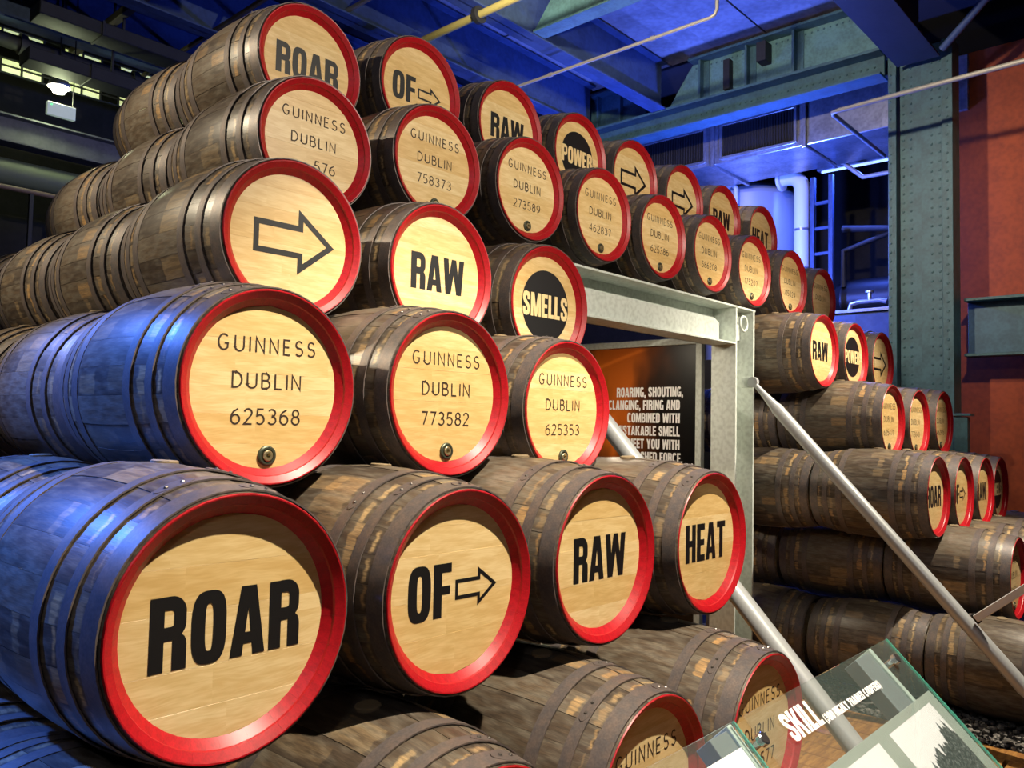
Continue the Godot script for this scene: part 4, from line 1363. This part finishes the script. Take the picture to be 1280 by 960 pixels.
		var sm2 := sl.commit()
		for i in 26:
			inst(sm2, "slat", fr, Transform3D(Basis(Vector3.UP, 0.4), Vector3(lerpf(-w / 2 + 0.05, w / 2 - 0.05, i / 25.0), 0, 0.012)), mats["grille dark"])
	# vessel with domed top, and lagged pipe
	var v := thing("process_vessel", Vector3(-4.95, FLOOR_Y, -12.75), "blue lit cylindrical vessel with domed top behind the casks", "vessel")
	var sv := mb()
	var pr := [[0.0, 0.80], [6.15, 0.80]]
	for k in 9:
		var a := PI / 2 * k / 8.0
		pr.append([6.15 + 0.32 * sin(a), 0.80 * cos(a)])
	lathe(sv, pr, 48, Basis(Vector3(0, 1, 0), Vector3(-1, 0, 0), Vector3(0, 0, 1)))
	part(sv, "shell", mats["vessel paint"], v)
	var sn := mb()
	lathe(sn, [[6.2, 0.18], [6.5, 0.18], [6.5, 0.24], [6.56, 0.24], [6.56, 0.0]], 24, Basis(Vector3(0, 1, 0), Vector3(-1, 0, 0), Vector3(0, 0, 1)), Vector3(-0.25, 0, 0.25))
	part(sn, "nozzle", mats["vessel paint"], v)
	var shp := mb()
	tube(shp, [Vector3(-0.1, 6.3, 0.75), Vector3(0.05, 6.3, 0.85), Vector3(0.15, 6.2, 0.9), Vector3(0.15, 5.6, 0.9), Vector3(0.1, 5.5, 0.82)], 0.045, 12)
	part(shp, "vent_pipe", mats["lagging white"], v)
	var lp := thing("lagged_pipe", Vector3(-3.74, FLOOR_Y, -12.1), "bright white lagged pipe with elbow beside the vessel", "pipe")
	var pp := []
	for k in 7:
		var a := PI / 2 * k / 6.0
		pp.append(Vector3(-0.22 + 0.22 * sin(a), 6.06 + 0.22 * cos(a), 0))
	pp.push_front(Vector3(-0.36, 6.28, 0))
	pp.append(Vector3(0, 0.0, 0))
	var sl2 := mb()
	tube(sl2, pp, 0.125, 20)
	part(sl2, "lagging", mats["lagging white"], lp)
	for y in [5.35, 4.7, 4.1, 3.5]:
		var sb := mb()
		lathe(sb, [[-0.02, 0.125], [-0.02, 0.135], [0.02, 0.135], [0.02, 0.125]], 20, Basis(Vector3(0, 1, 0), Vector3(-1, 0, 0), Vector3(0, 0, 1)), Vector3(0, y, 0))
		part(sb, "clip_band", sm, lp)
	var fl := mb()
	lathe(fl, [[-0.38, 0.0], [-0.38, 0.2], [-0.33, 0.2], [-0.33, 0.0]], 24, Basis.IDENTITY, Vector3(0.0, 6.28, 0))
	part(fl, "flange", mats["lagging white"], lp)
	# ladder frame, machines and struts in the dark bay
	var ld := thing("ladder_frame", Vector3(-3.42, FLOOR_Y, -12.1), "narrow blue lit ladder frame right of the lagged pipe", "ladder")
	for x in [-0.13, 0.17]:
		box_part("stile", mats["navy paint"], ld, Vector3(x, 3.1, 0), Vector3(0.07, 6.2, 0.08))
	for i in 14: box_part("rung", mats["navy paint"], ld, Vector3(0.02, 0.3 + i * 0.42, -0.01), Vector3(0.26, 0.05, 0.05))
	var lt := thing("strip_light", Vector3(-2.85, 4.85, -12.2), "fluorescent strip light fitting above the dark plant bay", "light")
	box_part("housing", sm, lt, Vector3(0, 0, 0), Vector3(1.3, 0.09, 0.16), 0.01)
	var tb := mb()
	tube(tb, [Vector3(-0.58, -0.065, 0.04), Vector3(0.58, -0.065, 0.04)], 0.02, 12)
	part(tb, "tube", lamp_mat("strip tube", Color(0.55, 0.66, 1.0), 2.0), lt)
	for x in [-0.5, 0.5]:
		var hg := mb()
		tube(hg, [Vector3(x, 0.04, 0), Vector3(x, 1.36, 0)], 0.008, 6)
		part(hg, "hanger_rod", sm, lt)
	var al := AreaLight3D.new()
	al.name = "tube_glow"
	al.area_size = Vector2(1.1, 0.05)
	al.light_color = Color(0.30, 0.42, 1.0)
	al.light_energy = 10.0
	al.area_range = 40.0
	al.shadow_enabled = true
	al.position = Vector3(0, -0.10, 0.04)
	al.rotation = Vector3(-PI / 2, 0, 0)
	lt.add_child(al)
	var mc := thing("bay_machine", Vector3(-2.75, FLOOR_Y, -12.9), "dark pump machine standing in the shadowed plant bay", "machine")
	box_part("plinth", mats["black machine"], mc, Vector3(0, 1.9, 0), Vector3(1.5, 3.8, 0.8), 0.03)
	var sc := mb()
	lathe(sc, [[-0.6, 0.0], [-0.6, 0.32], [-0.5, 0.36], [0.4, 0.36], [0.5, 0.25], [0.7, 0.2], [0.7, 0.0]], 24, Basis.IDENTITY, Vector3(0, 4.2, 0.1))
	part(sc, "motor", mats["black machine"], mc)
	var sd := mb()
	tube(sd, [Vector3(0.3, 4.4, 0.3), Vector3(0.3, 5.3, 0.3), Vector3(-0.5, 5.4, 0.3)], 0.06, 12)
	tube(sd, [Vector3(-0.45, 4.4, 0.4), Vector3(-0.45, 5.0, 0.4), Vector3(0.2, 5.25, 0.2)], 0.045, 12)
	part(sd, "pipework", mats["dark paint"], mc)
	var bb := thing("blue_cabinet", Vector3(-2.6, FLOOR_Y, -11.6), "blue lit low cabinet with curled pipe on top beside column", "cabinet")
	box_part("body", mats["navy paint"], bb, Vector3(0, 1.9, 0), Vector3(1.7, 3.8, 0.5), 0.015)
	box_part("top_edge", sm, bb, Vector3(0, 3.82, 0.02), Vector3(1.74, 0.05, 0.56))
	var sh := mb()
	tube(sh, [Vector3(-0.15, 3.85, 0.1), Vector3(-0.12, 3.95, 0.1), Vector3(0.0, 3.98, 0.1), Vector3(0.3, 3.98, 0.1), Vector3(0.4, 3.95, 0.1)], 0.035, 12)
	part(sh, "curled_pipe", sm, bb)
	var sv2 := mb()
	lathe(sv2, [[3.98, 0.03], [4.10, 0.03], [4.10, 0.06], [4.13, 0.06], [4.13, 0.0]], 16, Basis(Vector3(0, 1, 0), Vector3(-1, 0, 0), Vector3(0, 0, 1)), Vector3(0.15, 0, 0.1))
	part(sv2, "valve", sm, bb)
	var an := thing("angled_strut", Vector3(-2.4, 4.5, -11.9), "pale bent pipe strut in the bay under the strip light", "pipe")
	var sa := mb()
	tube(sa, [Vector3(-0.6, 0.3, 0), Vector3(-0.28, 0.0, 0), Vector3(0.5, 0.0, 0)], 0.035, 12)
	part(sa, "bent_pipe", mats["conduit"], an)
	# blue flood lamps that wash the plant and the ceiling
	for q in [[Vector3(-3.7, 3.1, -9.9), 22.0, "blue flood lamp behind the far casks lighting the vessel"], [Vector3(-5.6, 3.6, -8.2), 5.0, "blue flood lamp behind the top row lighting the ceiling"]]:
		var o := thing("flood_lamp", q[0], q[2], "lamp", "blue flood lamps behind the casks")
		box_part("case", mats["black machine"], o, Vector3(0, -0.10, 0), Vector3(0.24, 0.10, 0.16), 0.01)
		var sp3 := mb()
		tube(sp3, [Vector3(0, -0.14, 0), Vector3(0, FLOOR_Y - q[0].y, 0)], 0.03, 10)
		part(sp3, "pole", mats["black machine"], o)
		var lens := mb()
		box(lens, Vector3(0, -0.045, 0), Vector3(0.21, 0.01, 0.13), 0.002)
		part(lens, "lens", lamp_mat("flood lens %d" % int(q[1]), Color(0.2, 0.35, 1.0), 4.0), o)
		omni(o, Vector3(0, 0.03, 0), Color(0.30, 0.42, 1.0), q[1], 0.08)

# -------------------------------------------------------------------- ceiling
func i_beam(parent: Node3D, a: Vector3, b: Vector3, depth: float, width: float, m: Material):
	# a and b: middle of the lower flange; parts web and two flanges
	var d := (b - a).normalized()
	var s := d.cross(Vector3.UP).normalized()
	var bs := Basis(d, Vector3.UP, d.cross(Vector3.UP))
	var mid := (a + b) * 0.5
	var len := (b - a).length()
	for q in [["web", Vector3(0, depth / 2, 0), Vector3(len, depth, 0.02)], ["flange", Vector3(0, 0.012, 0), Vector3(len, 0.024, width)], ["flange", Vector3(0, depth - 0.012, 0), Vector3(len, 0.024, width)]]:
		var st := mb()
		box(st, Vector3.ZERO, q[2], 0.003, bs)
		part(st, q[0], m, parent, Transform3D(Basis.IDENTITY, mid + q[1] - parent.position))

func build_ceiling():
	var c := structure("ceiling")
	box_part("slab", mats["ceiling slab"], c, Vector3(-2.0, 6.35, -3.5), Vector3(22, 0.3, 24), 0.0)
	var st := mb()
	box(st, Vector3.ZERO, Vector3(1.56, 0.03, 2.36), 0.004)
	var pm := st.commit()
	for i in range(3, 9):
		for k in 7:
			inst(pm, "panel", c, Transform3D(Basis.IDENTITY, Vector3(-10.4 + i * 1.585, 6.18, -8.6 + k * 2.39)), mats["ceiling board"])
	# joists along the stack
	var names := ["blue steel joist nearest the riveted girder under the ceiling", "blue steel joist above the OF arrow cask, second from right", "dark blue joist left of the top ROAR cask", "leftmost ceiling joist above the left hall"]
	var xs := [-4.93, -6.30, -7.98, -9.6]
	for i in 4:
		var o := thing("ceiling_joist", Vector3(xs[i], 5.4, -4.0), names[i], "beam", "ceiling joists")
		i_beam(o, Vector3(xs[i], 5.4, 2.5), Vector3(xs[i], 5.4, -9.6), 0.74, 0.25, mats["navy paint"])
	# pale cross beam with a slanted end
	var cb := thing("cross_beam", Vector3(-3.2, 5.42, -6.55), "pale teal cross beam with slanted end at the top edge", "beam")
	var sw := mb()
	prism(sw, PackedVector2Array([Vector2(-1.70, 0.03), Vector2(1.65, 0.03), Vector2(1.65, 0.70), Vector2(-1.15, 0.70)]), Transform3D(Basis.IDENTITY, Vector3(0, 0, -0.01)), 0.025)
	part(sw, "web", mats["pale teal paint"], cb)
	box_part("flange", mats["pale teal paint"], cb, Vector3(0.0, 0.012, 0.0), Vector3(3.2, 0.026, 0.24))
	# main beam on the column coming forward
	var mbm := thing("main_beam", Vector3(-1.25, 5.15, -6.0), "dark heavy steel beam running forward from the column top", "beam")
	i_beam(mbm, Vector3(-1.25, 5.15, 2.0), Vector3(-1.25, 5.15, -9.7), 0.95, 0.5, mats["dark paint"])
	for z in [-8.2, -6.6, -5.0]:
		var o := thing("purlin", Vector3(2.0, 5.6, z), ["dark purlin nearest the orange wall at top right", "middle dark purlin at the top right", "dark purlin closest to the viewer at top right"][int((z + 8.2) / 1.6 + 0.5)], "beam", "purlins at the top right")
		i_beam(o, Vector3(-0.96, 5.62, z), Vector3(6.0, 5.62, z), 0.4, 0.16, mats["dark paint"])
	var ds := thing("diagonal_strut", Vector3(-0.9, 5.1, -9.4), "slanting blue grey strut right of the column top", "strut")
	var sd := mb()
	tube(sd, [Vector3(0, 0, 0), Vector3(1.5, 0.95, 0.75)], 0.045, 10)
	part(sd, "bar", mats["navy paint"], ds)
	# pipes under the ceiling
	var yp := thing("yellow_pipe", Vector3(-4.7, 5.2, -5.4), "yellow ceiling pipe with dark flange above the OF cask", "pipe")
	var sy := mb()
	tube(sy, [Vector3(-1.5, 0, 0), Vector3(3.5, 0, 0)], 0.045, 14)
	part(sy, "pipe", mats["yellow pipe paint"], yp)
	var sf := mb()
	lathe(sf, [[-0.03, 0.045], [-0.03, 0.10], [0.03, 0.10], [0.03, 0.045]], 20, Basis.IDENTITY, Vector3(-0.02, 0, 0))
	part(sf, "flange", mats["dark paint"], yp)
	var cp := thing("white_conduit", Vector3(-3.6, 5.2, -7.15), "thin white conduit under the ceiling with upward bend", "pipe")
	var s1 := mb()
	tube(s1, [Vector3(-3.2, 0, 0), Vector3(0.86, 0, 0), Vector3(0.92, 0.02, 0), Vector3(0.95, 0.08, 0), Vector3(0.95, 0.95, 0)], 0.022, 10)
	part(s1, "pipe", mats["conduit"], cp)
	for x in [-1.5, 0.1]:
		var s3 := mb()
		lathe(s3, [[-0.03, 0.022], [-0.03, 0.03], [0.03, 0.03], [0.03, 0.022]], 12, Basis.IDENTITY, Vector3(x, 0, 0))
		part(s3, "coupling", mats["conduit"], cp)
	var c2 := thing("grey_conduit", Vector3(-1.3, 4.35, -8.7), "grey conduit crossing in front of the column with bend", "pipe")
	var s2 := mb()
	tube(s2, [Vector3(-0.68, 0.03, -2.0), Vector3(-0.66, 0.03, -0.10), Vector3(-0.64, 0.03, -0.03), Vector3(-0.57, 0.03, 0.0), Vector3(4.5, 0.16, 0.0)], 0.028, 10)
	part(s2, "pipe", mats["conduit"], c2)

# ------------------------------------------------------- hall behind on the left
func build_left_hall():
	# clerestory windows with glowing panes
	for q in [[5.42, 5.60, "upper lit clerestory strip of small panes at top left"], [5.00, 5.20, "lower lit clerestory strip of small panes at top left"]]:
		var o := thing("clerestory_window", Vector3(-10.3, q[0], -3.0), q[2], "window", "lit clerestory strips")
		var hgt: float = q[1] - q[0]
		var lm := lamp_mat("clerestory window pane " + str(q[0]), Color(0.80, 0.86, 0.50), 0.75)
		for i in 12:
			if i == 4 or i == 7: continue
			box_part("pane", lm, o, Vector3(0, hgt / 2, 1.25 - i * 0.25), Vector3(0.01, hgt - 0.03, 0.225), 0.001)
		for i in 13: box_part("mullion", mats["dark paint"], o, Vector3(0.01, hgt / 2, 1.375 - i * 0.25), Vector3(0.04, hgt, 0.022))
		for y in [0.0, hgt * 0.5, hgt]: box_part("rail", mats["dark paint"], o, Vector3(0.01, y, -0.12), Vector3(0.04, 0.02, 3.0))
	var bp := thing("dark_main_pipe", Vector3(-9.7, 5.2, -3.0), "thick dark pipe running below the lit clerestory at left", "pipe")
	var s := mb()
	tube(s, [Vector3(0, 0, 3.0), Vector3(0, 0, -3.5)], 0.095, 16)
	part(s, "pipe", mats["dark paint"], bp)
	for z in [0.8, -0.6, -2.0]:
		var sc := mb()
		lathe(sc, [[-0.04, 0.095], [-0.04, 0.13], [0.04, 0.13], [0.04, 0.095]], 18, Basis(Vector3.UP, PI / 2), Vector3(0, 0, z))
		part(sc, "collar", mats["dark paint"], bp)
	# main rail beam, pipe and handrail below
	var b := thing("crane_beam", Vector3(-9.9, 3.95, -3.0), "grey steel crane beam at the left behind the casks", "beam")
	i_beam(b, Vector3(-9.9, 3.95, 2.0), Vector3(-9.9, 3.95, -7.0), 0.36, 0.26, mats["crane paint"])
	var gp := thing("green_pipe", Vector3(-10.0, 3.62, -3.0), "thick greenish pipe under the crane beam at left", "pipe")
	var s2 := mb()
	tube(s2, [Vector3(0, 0, 5.0), Vector3(0, 0, -4.0)], 0.17, 20)
	part(s2, "pipe", mat("green grey paint", Color(0.42, 0.46, 0.34), 0.6), gp)
	var rl := thing("handrail", Vector3(-9.9, 3.40, -3.0), "thin brown rail under the green pipe at left", "rail")
	var s3 := mb()
	tube(s3, [Vector3(0, 0, 5.0), Vector3(0, 0, -4.0)], 0.035, 12)
	part(s3, "rail", mat("brown rail paint", Color(0.46, 0.38, 0.30), 0.5), rl)
	for z in [0.55, -0.2, -1.0]:
		box_part("rail_post", mats["dark paint"], rl, Vector3(0, -1.2, z), Vector3(0.05, 2.4, 0.05))
	# pendant lamp with reflector
	var lp := thing("pendant_lamp", Vector3(-9.55, 4.72, -2.6), "bright glowing pendant lamp at upper left", "lamp")
	var sb := mb()
	lathe(sb, [[-0.06, 0.0], [-0.05, 0.07], [0.0, 0.10], [0.05, 0.09], [0.08, 0.06], [0.08, 0.0]], 24, Basis(Vector3(0, 1, 0), Vector3(-1, 0, 0), Vector3(0, 0, 1)))
	part(sb, "bulb", lamp_mat("pendant bulb", Color(1.0, 0.96, 0.92), 6.0), lp)
	var sr := mb()
	lathe(sr, [[0.02, 0.135], [0.10, 0.11], [0.16, 0.06], [0.22, 0.05], [0.22, 0.0]], 24, Basis(Vector3(0, 1, 0), Vector3(-1, 0, 0), Vector3(0, 0, 1)))
	part(sr, "reflector", mats["lagging white"], lp)
	var sq := mb()
	tube(sq, [Vector3(0, 0.2, 0), Vector3(0, 1.4, 0)], 0.012, 8)
	part(sq, "cord", mats["black machine"], lp)
	omni(lp, Vector3(0, -0.12, 0), Color(0.95, 1.0, 0.78), 0.8, 0.08)
	var ex := thing("exit_sign_box", Vector3(-9.5, 4.42, -2.62), "white box sign with tiny green light under the lamp", "sign")
	box_part("box", mats["exit sign face"], ex, Vector3(0, 0, 0), Vector3(0.06, 0.17, 0.34), 0.006)
	var sg := mb()
	domes(sg, Vector3(0.031, 0.05, 0.12), Vector3.RIGHT, 0.012)
	part(sg, "indicator_light", lamp_mat("green indicator light", Color(0.1, 1.0, 0.4), 2.0), ex)
	var rod := mb()
	tube(rod, [Vector3(0, 0.08, -0.14), Vector3(0, 1.7, -0.14)], 0.008, 8)
	part(rod, "hanger", mats["black machine"], ex)
	# cross members and conduits of the left roof
	var k := 0
	for q in [[-2.98, 5.55, 0.10, "brown roof tie running across above the pendant lamp"], [-3.85, 5.45, 0.05, "slim roof tie left of the top ROAR cask"], [-4.7, 5.5, 0.045, "pale slim roof tie behind the top ROAR cask"]]:
		var o := thing("roof_tie", Vector3(-8.0, q[1], q[0]), q[3], "beam", "roof ties at the left")
		box_part("bar", mats["conduit"] if k == 2 else mat("tie paint %d" % k, Color(0.30, 0.26, 0.21), 0.6), o, Vector3.ZERO, Vector3(5.0, q[2], q[2]), 0.006)
		k += 1
	for q in [[-8.6, 5.2, "upper dark duct run at the left roof"], [-8.9, 4.75, "lower dark duct run at the left roof"]]:
		var o := thing("duct_run", Vector3(q[0], q[1], -4.5), q[2], "duct", "dark duct runs at the left")
		box_part("duct", mats["dark paint"], o, Vector3.ZERO, Vector3(0.35, 0.16, 5.0), 0.01)
		for z in [-1.5, 1.5]: box_part("hanger", mats["dark paint"], o, Vector3(0, (6.2 - q[1]) / 2 + 0.04, z), Vector3(0.03, 6.2 - q[1] - 0.08, 0.03))
		for z in [-1.8, -0.6, 0.6, 1.8]: box_part("joint", mats["dark paint"], o, Vector3(0, 0, z), Vector3(0.38, 0.19, 0.03))
